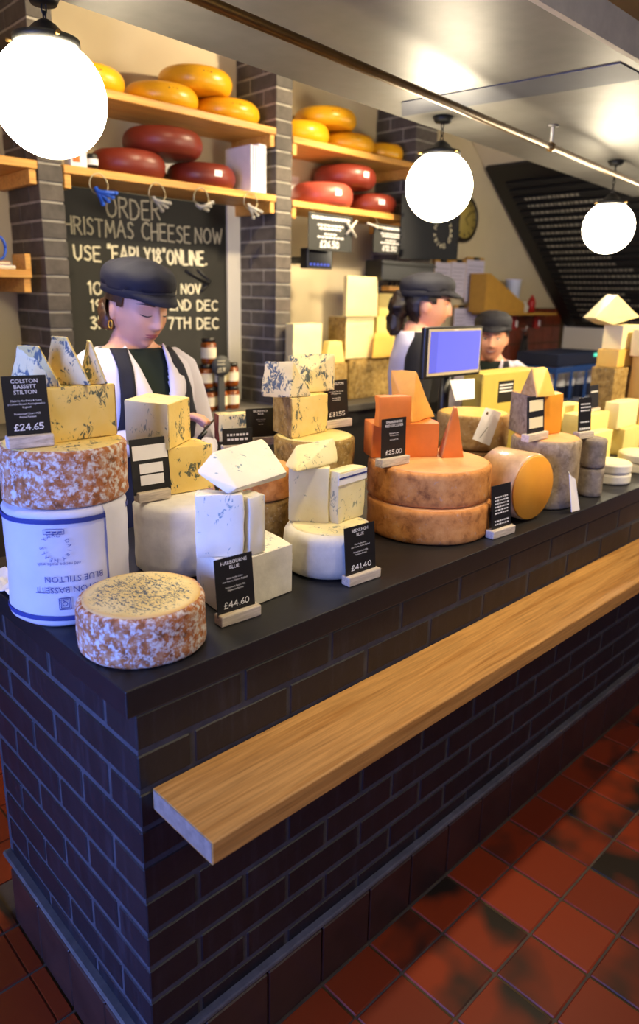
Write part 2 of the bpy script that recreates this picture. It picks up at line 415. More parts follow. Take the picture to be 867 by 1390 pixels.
# ------------------------------------------------------------------ lettering
def text_me(s, size=1., align='CENTER', bold=False):
    cu = bpy.data.curves.new('lettering', 'FONT'); cu.body = s; cu.size = size; cu.align_x = align; cu.resolution_u = 2
    if bold: cu.offset = .004*size
    o = bpy.data.objects.new('lettering', cu); COL.objects.link(o)
    bpy.context.view_layer.update()
    me = bpy.data.meshes.new_from_object(o.evaluated_get(bpy.context.evaluated_depsgraph_get()))
    bpy.data.objects.remove(o); bpy.data.curves.remove(cu); me.name = 'lettering'; return me
def joined(name, mes):
    bm = bmesh.new()
    for me in mes: bm.from_mesh(me)
    out = bpy.data.meshes.new(name); bm.to_mesh(out); bm.free(); return out
def frame(o, x, y):
    x = Vector(x).normalized(); y = Vector(y).normalized(); z = x.cross(y).normalized(); o = Vector(o)
    return Matrix(((x.x, y.x, z.x, o.x), (x.y, y.y, z.y, o.y), (x.z, y.z, z.z, o.z), (0, 0, 0, 1)))
GL = {
 'A': [[(0, 0), (.35, 1), (.7, 0)], [(.14, .38), (.56, .38)]], 'B': [[(0, 0), (0, 1), (.45, .95), (.5, .72), (.4, .55), (0, .52)], [(.4, .54), (.58, .3), (.5, .05), (0, 0)]],
 'C': [[(.6, .85), (.4, 1), (.12, .85), (0, .5), (.1, .15), (.36, 0), (.6, .12)]], 'D': [[(0, 0), (0, 1), (.35, .95), (.6, .6), (.55, .25), (.3, .02), (0, 0)]],
 'E': [[(.5, 1), (0, .98), (0, .02), (.52, 0)], [(0, .52), (.42, .53)]], 'H': [[(0, 0), (0, 1)], [(.55, 0), (.55, 1)], [(0, .5), (.55, .53)]],
 'I': [[(.05, 0), (.05, 1)]], 'J': [[(.4, 1), (.4, .2), (.25, 0), (.05, .1)]], 'L': [[(0, 1), (0, 0), (.48, .02)]], 'M': [[(0, 0), (.08, 1), (.38, .3), (.68, 1), (.78, 0)]],
 'N': [[(0, 0), (.03, 1), (.55, .02), (.57, 1)]], 'O': [[(.32, 1), (.08, .8), (0, .45), (.12, .1), (.34, 0), (.58, .15), (.66, .5), (.56, .86), (.32, 1)]],
 'P': [[(0, 0), (0, 1), (.42, .95), (.5, .72), (.38, .52), (0, .5)]], 'R': [[(0, 0), (0, 1), (.42, .95), (.5, .75), (.38, .55), (0, .5)], [(.2, .52), (.56, 0)]],
 'S': [[(.5, .85), (.3, 1), (.08, .88), (.1, .65), (.42, .45), (.5, .22), (.3, .02), (.02, .12)]], 'T': [[(0, 1), (.62, .98)], [(.31, 1), (.3, 0)]],
 'U': [[(0, 1), (.04, .25), (.25, 0), (.48, .2), (.53, 1)]], 'V': [[(0, 1), (.3, 0), (.58, 1)]], 'W': [[(0, 1), (.2, 0), (.42, .75), (.62, 0), (.85, 1)]], 'Y': [[(0, 1), (.28, .5), (.55, 1)], [(.28, .5), (.26, 0)]],
 'K': [[(0, 0), (0, 1)], [(.5, 1), (.02, .45), (.55, 0)]], 'F': [[(.48, 1), (0, .98), (0, 0)], [(0, .52), (.4, .53)]], 'G': [[(.6, .85), (.38, 1), (.1, .85), (0, .5), (.1, .12), (.36, 0), (.6, .15), (.6, .42), (.38, .42)]],
 '0': [[(.28, 1), (.06, .8), (0, .45), (.1, .1), (.28, 0), (.48, .15), (.54, .5), (.46, .86), (.28, 1)]], '1': [[(.02, .8), (.16, 1), (.16, 0)]], '2': [[(0, .8), (.2, 1), (.42, .88), (.42, .62), (0, .02), (.5, .02)]],
 '4': [[(.4, 0), (.4, 1), (0, .32), (.56, .32)]], '5': [[(.48, 1), (.08, 1), (.04, .58), (.32, .6), (.48, .35), (.34, .04), (0, .08)]], '6': [[(.42, 1), (.1, .6), (0, .28), (.2, 0), (.44, .16), (.4, .45), (.08, .42)]],
 '7': [[(0, 1), (.5, 1), (.18, 0)]], '8': [[(.26, .54), (.06, .75), (.24, 1), (.46, .78), (.26, .54), (.02, .25), (.24, 0), (.5, .22), (.26, .54)]], '3': [[(.02, .9), (.28, 1), (.42, .78), (.16, .54), (.46, .3), (.26, 0), (0, .1)]],
 '9': [[(.44, .55), (.2, .45), (.04, .72), (.24, 1), (.44, .8), (.42, .4), (.3, 0)]], '-': [[(.05, .45), (.4, .47)]], '.': [[(.05, .0), (.1, .06)]], '"': [[(.05, 1.08), (.03, .86)], [(.2, 1.08), (.18, .86)]],
 '£': [[(.5, .85), (.35, 1), (.18, .85), (.18, .2), (.02, .02), (.52, .04)], [(.02, .48), (.38, .5)]], '/': [[(0, -.1), (.3, 1)]], ' ': [],
}
def stroke_me(s, width=None, height=1., pen=.1, gap=.2, jit=.03, seed=1):
    """hand lettering: baseline at y=0, x from 0; pen as a fraction of height"""
    rnd = random.Random(seed); polys = []; x = 0
    for ch in s:
        g = GL.get(ch, []); w = max([p[0] for st in g for p in st], default=.3)
        dy = rnd.uniform(-jit, jit)
        for st in g: polys.append([(x+a, b+dy) for a, b in st])
        x += w+gap
    sx = (width/(x-gap)) if width else height
    vs, fs = [], []
    pw = pen*height/2
    for k, st in enumerate(polys):
        pts = [Vector((a*sx, b*height, 0)) for a, b in st]
        for i in range(len(pts)-1):
            a, b = pts[i], pts[i+1]; d = (b-a)
            if d.length < 1e-6: continue
            d.normalize(); n = Vector((-d.y, d.x, 0))*pw; e = d*pw*.7; zz = Vector((0, 0, .00004*(len(fs) % 7)))
            i0 = len(vs); vs += [a-e-n*.7+zz, a-n+zz, b-n+zz, b+e-n*.7+zz, b+e+n*.7+zz, b+n+zz, a+n+zz, a-e+n*.7+zz]; fs.append(tuple(range(i0, i0+8)))
    return mesh_pd('lettering', vs, fs)

# ================================================================== ROOM SHELL
ZC = .935
WALL_Y = 2.51
# floor
fl = box('floor', (-5, -3.4, -.06), (7.5, 4.2, -.004), 'grout'); props(fl, kind='structure', label='dark grout bed of the red quarry tile floor')
tme = box_me('floor_tile', (-.077, -.074, -.012), (.077, .074, 0), .003)
rest = []; tiles = []
y = -.127+.077-.154
for ix in range(-28, 41):
    xc = .585+.08+.16*ix
    for iy in range(-20, 28):
        yc = (-.204-.154*iy) if iy >= 0 else None
        if iy < 0: continue
        if yc < -3.2 or xc < -4.5 or xc > 6.0: continue
        tiles.append((xc, yc))
    if xc > -4.5 and xc < 6.0: tiles.append((xc, -.0745))     # cut row along the skirting
    if xc < -.03 and xc > -4.5:
        for j in range(20): tiles.append((xc, .08+.154*j))
for j in range(6): tiles.append((-.0395, .08+.154*j))
server_tiles = [(.025+.16*i, .08+.154*j) for i in range(-1, 38) for j in range(4, 16) if .08+.154*j > .78 or .025+.16*i > 5.3]
n = 0
for xc, yc in tiles:
    p = pj((xc, yc, 0)); vis = dep((xc, yc, 0)) > .4 and -110 < p[0] < 960 and p[1] < 1450
    if vis and n < 300:
        o = bpy.data.objects.new('floor_tile', tme); COL.objects.link(o); o.parent = fl
        o.location = Vector((xc, yc, 0))-fl.location+Vector((0, 0, random.uniform(-.0008, .0008)))
        if abs(yc+.0745) < .001: o.scale.y = .69
        if xc == -.0395: o.scale.x = .21
        if n == 0: tme.materials.append(MT['tile'])
        n += 1
    else: rest.append((xc, yc))
rest += [q for q in server_tiles if q[0] > -.03]
bm = bmesh.new()
for xc, yc in rest:
    g = bmesh.ops.create_cube(bm, size=1)['verts']
    for v in g: v.co = Vector((xc+v.co.x*.154, yc+v.co.y*(.148 if abs(yc+.0745) > .001 else .1), -.006+v.co.z*.012))
o = link_mesh('floor_tile_field', from_bm(bm, 'floor_tile_field'), 'tile', fl); o['kind'] = 'stuff'

# back wall, side walls, ceilings
props(box('wall_back', (-3.5, WALL_Y, 0), (7.2, WALL_Y+.1, 3.1), 'wall'), kind='structure', label='cream plaster wall behind the cheese shelves')
props(box('wall_right', (6.1, -3.4, 0), (6.2, WALL_Y, 1.31), 'white_paint'), kind='structure', label='white low wall beneath the sloping menu board')
props(box('blocker_wall_left', (-1.5, .62, 0), (-1.4, WALL_Y, 3.0), 'wall'), kind='structure', label='unseen plaster wall added left of the serving area to block daylight')  # unseen, added to keep daylight off the brick piers
props(box('blocker_wall_front', (-1.6, -3.5, 0), (7.2, -3.4, 3.1), 'wall'), kind='structure', label='unseen plaster wall added on the customer side to block daylight')  # unseen, added so daylight enters only from the left end
props(box('ceiling', (-3.5, -3.5, 3.0), (7.2, 2.6, 3.1), 'wall'), kind='structure', label='pale ceiling above the shelves')
# lowered dark ceiling over the customers
props(box('ceiling_lowered', (-1.6, -3.4, 2.42), (4.4, .06, 2.5), 'ceil_dark'), kind='structure', label='dark lowered ceiling over the customer side')

# sloping underside of the staircase with the menu board
sx0, sz0, sx1, sz1 = 4.54, 2.52, 6.09, 1.31
sd = Vector((sx1-sx0, 0, sz1-sz0)).normalized(); sn = Vector((-sd.z, 0, sd.x)); sn = -sn if sn.x > 0 else sn   # towards the room
top = Vector((sx0, 0, sz0))-sd*.72; bot = Vector((sx1, 0, sz1))+sd*.02
o = obox('ceiling_sloping', top+Vector((0, -3.4, 0))-sn*.06, sd*(bot-top).length, (0, 3.4+WALL_Y-.005, 0), sn*.03, 'wall')
props(o, kind='structure', label='sloping plaster underside of a staircase')
mb = thing('menu_board', 'black slatted menu board leaning on the sloping staircase underside', 'menu board', (sx1, 1.0, sz1))
B0 = Vector((sx0, WALL_Y-.03, sz0)); BL = (Vector((sx1, 0, sz1))-Vector((sx0, 0, sz0))).length; BW = 1.9
obox('backing', B0+Vector((0, -BW, 0))-sn*.028, sd*BL, (0, BW, 0), sn*.03, 'black_plastic', mb)
NS = 26
sl = obox_me('slat', (0, -BW, .0), sd*(BL/NS*.62), (0, BW-.12, 0), sn*.012)
sl.materials.append(plain('slat_black', '#100f0c', .8))
for i in range(2, NS):
    o = bpy.data.objects.new('slat', sl); COL.objects.link(o); o.parent = mb
    o.location = B0+sd*(BL*i/NS)+sn*.004-mb.location
rows = []
rnd = random.Random(3)
for i in range(4, NS-1):
    yy = -.22; L = rnd.uniform(.35, .75); vs = 0
    while yy > -.22-L:
        w = rnd.uniform(.012, .035); a = B0+sd*(BL*(i+.12)/NS)+sn*.0175+Vector((0, yy, 0))
        rows.append(obox_me('l', a, (0, -w, 0), sd*.024, sn*.001)); yy -= w+.012
o = link_mesh('lettering_rows', joined('lettering_rows', rows), plain('board_letters', '#8d8878', .9), mb); o['kind'] = 'stuff'

# ------------------------------------------------------------------ hanging beam over the counter
H = 2.22
def far_y(x): return .933+(x-.403)*.085
hb = thing('hanging_beam', 'grey sheet steel beam hung above the counter', 'beam', (2, .6, H))
bx0, bx1 = -2.2, 4.5
o = hull('steel_casing', [(bx0, .085, H), (bx1, .135, H), (bx0, far_y(bx0), H), (bx1, far_y(bx1), H), (bx0, .085, H+.10), (bx1, .135, H+.10), (bx0, far_y(bx0), H+.10), (bx1, far_y(bx1), H+.10)], 'steel', hb, .002)
o = hull('fascia', [(bx0, .065, H-.004), (bx1, .115, H-.004), (bx0, .083, H-.004), (bx1, .133, H-.004), (bx0, .065, H+.085), (bx1, .115, H+.085), (bx0, .083, H+.085), (bx1, .133, H+.085)], 'fascia', hb, .001)
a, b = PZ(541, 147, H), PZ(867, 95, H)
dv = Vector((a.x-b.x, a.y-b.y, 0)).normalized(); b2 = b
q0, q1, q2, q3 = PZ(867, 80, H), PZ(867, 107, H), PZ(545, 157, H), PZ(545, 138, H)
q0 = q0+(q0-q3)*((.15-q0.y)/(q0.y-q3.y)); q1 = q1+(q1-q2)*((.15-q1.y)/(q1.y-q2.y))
hull('cross_strip', [Vector((p.x, p.y, H-dz)) for p in (q0, q1, q2, q3) for dz in (.003, -.001)], 'steel_strip', hb, 0)  # blue-grey strip across the underside of the beam
# brass rail below the beam
rl = thing('brass_rail', 'brown brass rail running below the grey hanging beam', 'rail', (2, .66, 2.14))
pa, pb = Vector((.506, .487, 2.14)), Vector((3.466, .801, 2.14)); u = (pb-pa)
tube('pipe', [pa-u*.9, pb+u*.33], .013, 'brass', rl, 12)
for k in (-.35, .615, 1.3):
    q = pa+u*k
    tube('hanger_rod', [q+Vector((0, 0, .01)), q+Vector((0, 0, H-2.14))], .006, 'white_rod', rl)
    lathe('ceiling_plate', q+Vector((0, 0, H-2.14-.006)), [(0, 0), (.022, 0), (.022, .006), (0, .006)], 'steel', rl, seg=16)
    tube('clip', [q-u.normalized()*.012, q+u.normalized()*.012], .018, 'brass', rl, 10)

# globe pendants
def pendant(x, y, zc, label, r=.134, H=H):
    t = thing('globe_pendant', label, 'pendant lamp', (x, y, zc-r*1.02), 'white glass globe pendants over the counter')
    prof = [(0, -r*1.0)]+[(r*math.sin(a), -r*math.cos(a)*1.0) for a in np.linspace(.12, 2.62, 26)]
    prof += [(r*.50, r*.90), (r*.48, r*.93), (0, r*.93)]
    lathe('glass_globe', (x, y, zc), prof, 'globe', t, seg=64)
    lathe('gallery', (x, y, zc+r*.86), [(r*.50, 0), (r*.58, .0), (r*.58, .016), (r*.34, .026), (r*.2, .045), (.012, .055), (0, .055)], 'black_metal', t, seg=40)
    for k in range(3):
        a = 2*math.pi*k/3+.4; d = Vector((math.cos(a), math.sin(a), 0))
        tube('thumb_screw', [Vector((x, y, zc+r*.86+.009))+d*r*.56, Vector((x, y, zc+r*.86+.009))+d*(r*.56+.018)], .005, 'brass', t)
    zt = zc+r*.86+.05; n = max(2, int((H-.02-zt)/.022))
    for k in range(n):
        zz = zt+(H-.02-zt)*(k+.5)/n
        lnk = [Vector((x, y, zz))+Vector(((.006*math.cos(a) if k % 2 else 0), (0 if k % 2 else .006*math.cos(a)), .014*math.sin(a))) for a in np.linspace(0, 2*math.pi, 13)]
        tube('chain_link', lnk, .0022, 'black_metal', t, 5)
    lathe('ceiling_rose', (x, y, H-.022), [(0, 0), (.03, 0), (.04, .02), (0, .02)], 'black_metal', t, seg=24)
    return t
pendant(.36, .925, 1.995, 'large glowing globe lamp nearest, before the left brick pillar')
pendant(1.93, .925, 1.968, 'glowing globe lamp hanging before the black tote bag', .130)
pendant(3.205, .815, 1.907, 'glowing globe lamp hanging before the slatted menu board', .124)
pendant(1.0, -1.7, 2.05, 'unseen globe lamp added over the customer side for warm fill', .134, 2.42)  # out of view, added as warm fill from the front
pendant(4.25, .80, 1.93, 'unseen globe lamp added beyond the right edge for more light')  # extra globe out of view, added for its light

# ================================================================== COUNTER
CXE = 5.2
ct = thing('shop_counter', 'dark blue-black brick shop counter with tiled skirting', 'counter', (2.6, .35, 0))
box('mortar_core', (.0022, .0022, 0), (CXE, .685, .884), 'mortar', ct)
ZB = .885
def brick_me(sx, sy): return box_me('brick', (0, 0, 0), (sx, sy, .0645), .0025)
me_f = brick_me(.2155, .03); me_f2 = brick_me(.2155, .03); me_l = brick_me(.03, .2155)
me_c1 = brick_me(.2155, .1030); me_c2 = brick_me(.1030, .2155); me_half = brick_me(.03, .1030)
for m_ in (me_f, me_l, me_c1, me_c2, me_half): m_.materials.append(MT['brick'])
nb = 0; stuff = []
def add_brick(me, loc, parent, jit=.0008):
    global nb
    o = bpy.data.objects.new('brick', me); COL.objects.link(o); o.parent = parent
    o.location = Vector(loc)+Vector((random.uniform(-1, 1), random.uniform(-1, 1), random.uniform(-.6, .6)))*jit-parent.location; nb += 1
    return o
NC = 10
for k in range(NC):
    z = ZB-.075*(k+1)+.005
    odd = k % 2 == 0
    add_brick(me_c1 if odd else me_c2, (0, 0, z), ct)
    x = .225 if odd else .1125
    while x < CXE-.2:
        if x < 2.75: add_brick(me_f, (x, 0, z), ct)
        else: stuff.append((x, z))
        x += .225
    y = .1125 if odd else .225
    while y < .66:
        if y+.2155 > .69: add_brick(me_half, (0, y, z), ct)
        else: add_brick(me_l, (0, y, z), ct)
        y += .225
bm = bmesh.new()
for x, z in stuff:
    g = bmesh.ops.create_cube(bm, size=1)['verts']
    for v in g: v.co = Vector((x+.10775+v.co.x*.2155, .015+v.co.y*.03, z+.032+v.co.z*.0645))
o = link_mesh('brick_field', from_bm(bm, 'brick_field'), 'brick', ct); o['kind'] = 'stuff'
# tiled skirting: upright tiles with a slim cement bead on top
SKH = .172
sk_f = box_me('skirting_tile', (-.0785, -.016, .002), (.0785, .004, SKH-.012), .003); sk_f.materials.append(MT['skirt_tile'])
sk_l = box_me('skirting_tile', (-.016, -.0785, .002), (.004, .0785, SKH-.012), .003); sk_l.materials.append(MT['skirt_tile'])
x = .585-.08-.16*3
while x < 4.6:
    o = bpy.data.objects.new('skirting_tile', sk_f); COL.objects.link(o); o.parent = ct; o.location = Vector((x, -.004, 0))-ct.location; x += .16
for j in range(4):
    o = bpy.data.objects.new('skirting_tile', sk_l); COL.objects.link(o); o.parent = ct; o.location = Vector((-.004, .075+.16*j, 0))-ct.location
for nm, lo, hi in (('skirting_bead', (-.017, -.017, SKH-.013), (CXE, .004, SKH)), ('skirting_bead', (-.017, .005, SKH-.013), (.004, .69, SKH))):
    box(nm, lo, hi, plain('cement_bead', '#57534e', .9, var=.3) if nm not in MT else nm, ct, .003)
# black worktop
wt = box('worktop', (-.018, -.006, .8855), (CXE, .72, ZC), 'slab', None, .0022, 2)
props(wt, 'matt black worktop slab lying on the brick counter', 'worktop')
# oak ledge
lg = thing('oak_ledge', 'long oiled oak ledge fixed to the front of the brick counter', 'ledge', (2, -.09, .68))
zl0 = zof(.024, -.173, 1176)
bm = bmesh.new(); bmesh.ops.create_cube(bm, size=1)
for v in bm.verts: v.co = Vector((.0245 if v.co.x < 0 else 5.0, -.173 if v.co.y < 0 else -.001, zl0 if v.co.z < 0 else .735))
es = [e for e in bm.edges if abs(e.verts[0].co.x-e.verts[1].co.x) > 1]
bmesh.ops.bevel(bm, geom=es, offset=.004, segments=3, affect='EDGES', profile=.5)
link_mesh('board', from_bm(bm, 'board'), 'oak', lg)
box('end_grain', (.0235, -.170, zl0+.003), (.0247, -.004, .732), 'oak_end', lg)

# ================================================================== PIERS, SHELVES, BACK COUNTER
def pier(x0, x1, label, ztop=3.0):
    t = thing('brick_pier', label, 'pillar', ((x0+x1)/2, 2.34, .0))
    box('mortar_core', (x0+.004, 2.176, 0), (x1-.004, WALL_Y-.001, ztop-.001), 'pier_mortar', t)
    w = x1-x0
    a = box_me('brick', (0, 0, 0), (w, .1025, .0645), .002); b = box_me('brick', (0, 0, 0), (w, .2135, .0645), .002)
    c = box_me('brick', (0, 0, 0), (w, .112, .0645), .002)
    for m_ in (a, b, c): m_.materials.append(MT['pier_brick'])
    k = 0; z = .0
    while z < ztop-.07:
        z = .034+.075*k
        if z > ztop-.066: break
        if z > .55:
            if k % 2: add_brick(a, (x0, 2.17, z), t); add_brick(b, (x0, 2.282, z), t, .0005)
            else: add_brick(b, (x0, 2.17, z), t); add_brick(c, (x0, 2.394, z), t, .0005)
        k += 1
    return t
pier(.862, .968, 'brick pillar behind the nearest globe lamp, left of the chalkboard')
pier(2.152, 2.265, 'brick pillar between the chalkboard and the hanging black signs')
pier(3.30, 3.52, 'dark brick pillar behind the black tote bag')

def shelf(x0, x1, zt, label, yb=WALL_Y-.003, yf=2.165, brk=True):
    t = thing('wall_shelf', label, 'shelf', ((x0+x1)/2, 2.34, zt-.04), 'pine shelves on the back wall')
    box('board', (x0, yf, zt-.034), (x1, yb, zt), 'pine', t, .003)
    if brk:
        for xx in (x0+.004, x1-.034): box('bracket', (xx, yf+.01, zt-.092), (xx+.03, yb, zt-.0345), 'pine', t, .002)
    return t
ZS1, ZS2 = 2.058, 2.385
shelf(.972, 2.149, ZS1, 'lower pine shelf above the chalkboard, holding red wheels')
shelf(.972, 2.149, ZS2, 'upper pine shelf above the chalkboard, holding yellow wheels')
shelf(2.268, 3.297, ZS1-.012, 'lower pine shelf right of the middle pillar, holding red wheels')
shelf(2.268, 3.297, ZS2-.02, 'upper pine shelf right of the middle pillar, holding yellow wheels')
shelf(-.6, .859, ZS1, 'pine shelf end left of the nearest globe lamp')
shelf(-.6, .859, ZS2, 'high pine shelf behind the nearest globe lamp')
shelf(-.6, .80, 1.625, 'small pine shelf at left edge holding books')
box('end_block', (.775, 2.166, 1.625), (.80, 2.3, 1.69), 'pine', bpy.data.objects['wall_shelf.006'], .002)

BCX = -1.395
bc = thing('back_counter', 'low dark counter along the back wall', 'counter', (1.3, 2.2, 0))
box('cabinet', (BCX, 1.97, 0), (3.7, 2.168, .89), plain('cabinet_dark', '#26231f', .6), bc)
box('top', (BCX, 1.93, .8905), (3.7, 2.165, .93), plain('back_top', '#4a4640', .45, var=.1), bc, .003)
for xa, xb in ((BCX, .858), (.972, 2.148), (2.27, 3.296)):
    box('cabinet', (xa, 2.1685, 0), (xb, WALL_Y-.004, .89), bpy.data.materials['cabinet_dark'], bc)
    box('top', (xa, 2.166, .8905), (xb, WALL_Y-.004, .93), 'plate_grey', bc, .003)

# white trim strip beside the chalkboard
o = box('trim_1', (2.06, WALL_Y-.03, .931), (2.15, WALL_Y-.0005, 2.02), 'white_paint'); props(o, kind='structure', label='white painted strip between chalkboard and brick pillar')

# chalkboard
cb = thing('chalkboard', 'large chalkboard with handwritten order notice on the back wall', 'chalkboard', (1.5, WALL_Y-.03, 1.0))
YB = WALL_Y-.022
tl = PY(92, 250, YB); tr = PY(306, 279, YB)
box('board', (.99, YB, 1.02), (tr.x, WALL_Y-.001, tr.z), 'chalkboard', cb)
zb1 = PY(250, 338, YB).z
box('dark_header', (.99, YB-.002, zb1), (tr.x-.004, YB-.0002, tr.z-.003), 'chalkboard_dark', cb)
def chalk_line(s, px0, py0, px1, py1, hpx, mat='chalk', pen=.12, seed=1, gap=.2):
    a = PY(px0, py0, YB-.004); b = PY(px1, py1, YB-.004)
    top_ = PY(px0, py0-hpx, YB-.004); h = top_.z-a.z
    def adv(ch): g = GL.get(ch, []); return max([p[0] for st in g for p in st], default=.3)+gap
    tot = sum(adv(c) for c in s)-gap; L = (b-a).length; x = 0
    for wi, wd in enumerate(s.split(' ')):
        ww = sum(adv(c) for c in wd)-gap
        me = stroke_me(wd, L*ww/tot, h, pen, gap, .04, seed+wi*17); me.transform(frame(a+(b-a)*(x/tot), b-a, (0, 0, 1)))
        o = link_mesh('chalk_word', me, mat, cb); x += ww+gap+adv(' ')
chalk_line('ORDER', 145, 295, 217, 299, 27, 'chalk_dim', .10, 2)
chalk_line('CHRISTMAS', 74, 315, 181, 324, 24, 'chalk_dim', .11, 3)
chalk_line('CHEESE', 193, 324, 258, 330, 23, 'chalk_dim', .11, 4)
chalk_line('NOW', 265, 330, 301, 331, 20, 'chalk_dim', .12, 5)
chalk_line('USE', 101, 353, 137, 355, 20, 'chalk', .14, 6)
chalk_line('"EARLY18"', 147, 354, 224, 358, 21, 'chalk', .15, 7)
chalk_line('ONLINE.', 227, 358, 280, 360, 19, 'chalk', .17, 8)
chalk_line('10', 120, 399, 138, 400, 17, 'chalk', .16, 9)
chalk_line('10TH - 18TH NOV', 150, 398, 272, 399, 14, 'chalk', .18, 10)
chalk_line('19TH NOV - 2ND DEC', 124, 422, 295, 421, 15, 'chalk', .17, 11)
chalk_line('3RD DEC - 7TH DEC', 124, 446, 296, 446, 16, 'chalk', .17, 12)
# dark doodle beside the word ONLINE
for pts in ([(252, 367), (283, 386)], [(268, 366), (286, 383), (276, 388)], [(283, 386), (272, 396)]):
    tube('dark_doodle', [PY(x_, y_, YB-.003) for x_, y_ in pts], .007, 'black_plastic', cb, 5)

# ------------------------------------------------------------------ wax wheels on the shelves
def wax_wheel(x, y, z0, r, h, mat, label, group, marks=True, sticker=None, cat='cheese wheel', name='waxed_cheese_wheel'):
    t = thing(name, label, cat, (x, y, z0), group)
    n = 14; prof = [(0, 0), (r*.72, 0)]
    for a in np.linspace(-1.25, 1.25, n): prof.append((r*(.72+.28*math.cos(a)), h/2+h/2*math.sin(a)/math.sin(1.25)))
    prof += [(r*.72, h), (r*.4, h*1.015), (0, h*1.02)]
    lathe('wax_body', (x, y, z0), prof, mat, t, seg=48, wob=.002)
    to = Vector((CP[0]-x, CP[1]-y, 0)).normalized(); sd_ = Vector((-to.y, to.x, 0))
    if marks:
        dd = (to+sd_*.35).normalized(); s2 = Vector((-dd.y, dd.x, 0))
        for k in (-1, 0, 1):
            lathe('stamp_mark', Vector((x, y, z0+h*.66))+dd*(r*.965)+s2*.018*k, [(0, 0), (.005, 0), (.005, .003), (0, .003)], 'gouda_mark', t, seg=8, axis=dd)
    if sticker:
        dd = (to+sd_*sticker).normalized(); s2 = Vector((-dd.y, dd.x, 0))
        obox('sticker', Vector((x, y, z0+h*.42))+dd*(r*.995)-s2*.02, s2*.04, (0, 0, h*.25), dd*.002, 'paper', t)
    return t
G1, G2 = 'yellow waxed wheels on the upper shelves', 'red waxed wheels on the lower shelves'
YW = 2.335
wax_wheel(1.17, YW, ZS2, .177, .100, 'gouda', 'yellow waxed cheese wheel right beside the nearest globe lamp', G1)
wax_wheel(1.565, YW, ZS2, .177, .100, 'gouda', 'yellow waxed wheel lower left in the trio on the upper shelf', G1)
wax_wheel(1.945, YW, ZS2, .177, .100, 'gouda', 'yellow waxed wheel beside the middle brick pillar', G1)
wax_wheel(1.765, YW, ZS2+.104, .182, .105, 'gouda', 'yellow waxed wheel resting on top of two others, left of middle pillar', G1)
Z2b = ZS2-.02
wax_wheel(2.46, YW, Z2b, .172, .105, 'gouda', 'yellow waxed wheel touching the right side of the middle pillar', G1, False)
wax_wheel(2.84, YW, Z2b, .172, .10, 'gouda', 'yellow waxed wheel under the right side of a stacked one, right shelf', G1)
wax_wheel(2.665, YW, Z2b+.109, .182, .10, 'gouda', 'yellow waxed wheel on top of two others, right of middle pillar', G1)
wax_wheel(3.155, YW-.01, Z2b, .136, .095, 'gouda', 'rightmost yellow waxed wheel, just left of the middle globe lamp', G1, False)
wax_wheel(.60, YW, ZS2, .177, .100, 'gouda', 'yellow waxed wheel peeking out left of the nearest globe lamp', G1, False)
wax_wheel(1.37, YW, ZS1, .176, .115, 'redwax', 'dark red waxed wheel lower left above the chalkboard', G2, False)
wax_wheel(1.785, YW-.005, ZS1, .174, .11, 'redwax', 'dark red waxed wheel with white sticker above the chalkboard', G2, False, .55)
wax_wheel(1.555, YW-.02, ZS1+.119, .190, .115, 'redwax', 'dark red waxed wheel on top of two others above the chalkboard', G2, False)
Z1b = ZS1-.012
wax_wheel(2.63, YW-.02, Z1b, .185, .125, 'redwax_light', 'lighter red waxed wheel with sticker, right of the middle pillar', G2, False, .6)
wax_wheel(3.06, YW-.01, Z1b, .170, .11, 'redwax', 'dark red waxed wheel with sticker at end of right shelf', G2, False, .5)
wax_wheel(2.84, YW, Z1b+.128, .19, .12, 'redwax', 'dark red waxed wheel on top of two others on right shelf', G2, False, .9)

# white folders and small things on the lower shelf
for k, (w, m_) in enumerate([(.014, 'paper'), (.014, 'violet_paper'), (.016, 'paper'), (.05, 'paper')]):
    x0 = 1.985+[0, .017, .034, .053][k]
    t = thing('white_folder', ['thin white folder furthest left beside the thick white folder', 'lilac-white folder, second from left beside the pillar', 'white folder touching the thick one, above the chalkboard', 'thick white folder with blank cover beside the middle pillar'][k], 'folder', (x0, 2.2, ZS1), 'white folders on the lower shelf')
    box('cover', (x0, 2.175, ZS1+.0005), (x0+w, 2.39, ZS1+.225+.01*(k == 3)), m_, t, .002)
    box('pages', (x0+.003, 2.178, ZS1+.225+.01*(k == 3)), (x0+w-.003, 2.385, ZS1+.227+.01*(k == 3)), 'violet_paper', t)
bx = thing('small_carton', 'small white and orange carton standing beside the nearest globe lamp', 'carton', (1.05, 2.2, ZS1))
box('body', (1.015, 2.185, ZS1+.0005), (1.09, 2.25, ZS1+.13), 'paper', bx, .002)
box('orange_panel', (1.025, 2.182, ZS1+.02), (1.055, 2.1848, ZS1+.11), plain('orange_print', '#c56a2a', .7), bx)
bx = thing('small_jar', 'small dark jar with white label beside the carton', 'jar', (1.13, 2.21, ZS1))
lathe('glass', (1.13, 2.215, ZS1+.0005), [(0, 0), (.024, 0), (.024, .06), (.02, .066), (0, .066)], 'black_plastic', bx, seg=20)
lathe('label', (1.13, 2.215, ZS1+.02), [(.0248, 0), (.0248, .025)], 'paper', bx, seg=20, closed=False)
bx = thing('paper_sheet', 'white card leaning behind the red wheels right of middle pillar', 'card', (2.5, 2.49, Z1b))
box('sheet', (2.275, 2.503, Z1b+.0005), (2.62, 2.507, Z1b+.19), 'paper', bx); box('edge', (2.275, 2.502, Z1b+.188), (2.62, 2.508, Z1b+.192), 'cream_label', bx)
bx = thing('paper_sheet', 'white card leaning behind the red wheels above the chalkboard', 'card', (1.8, 2.49, ZS1))
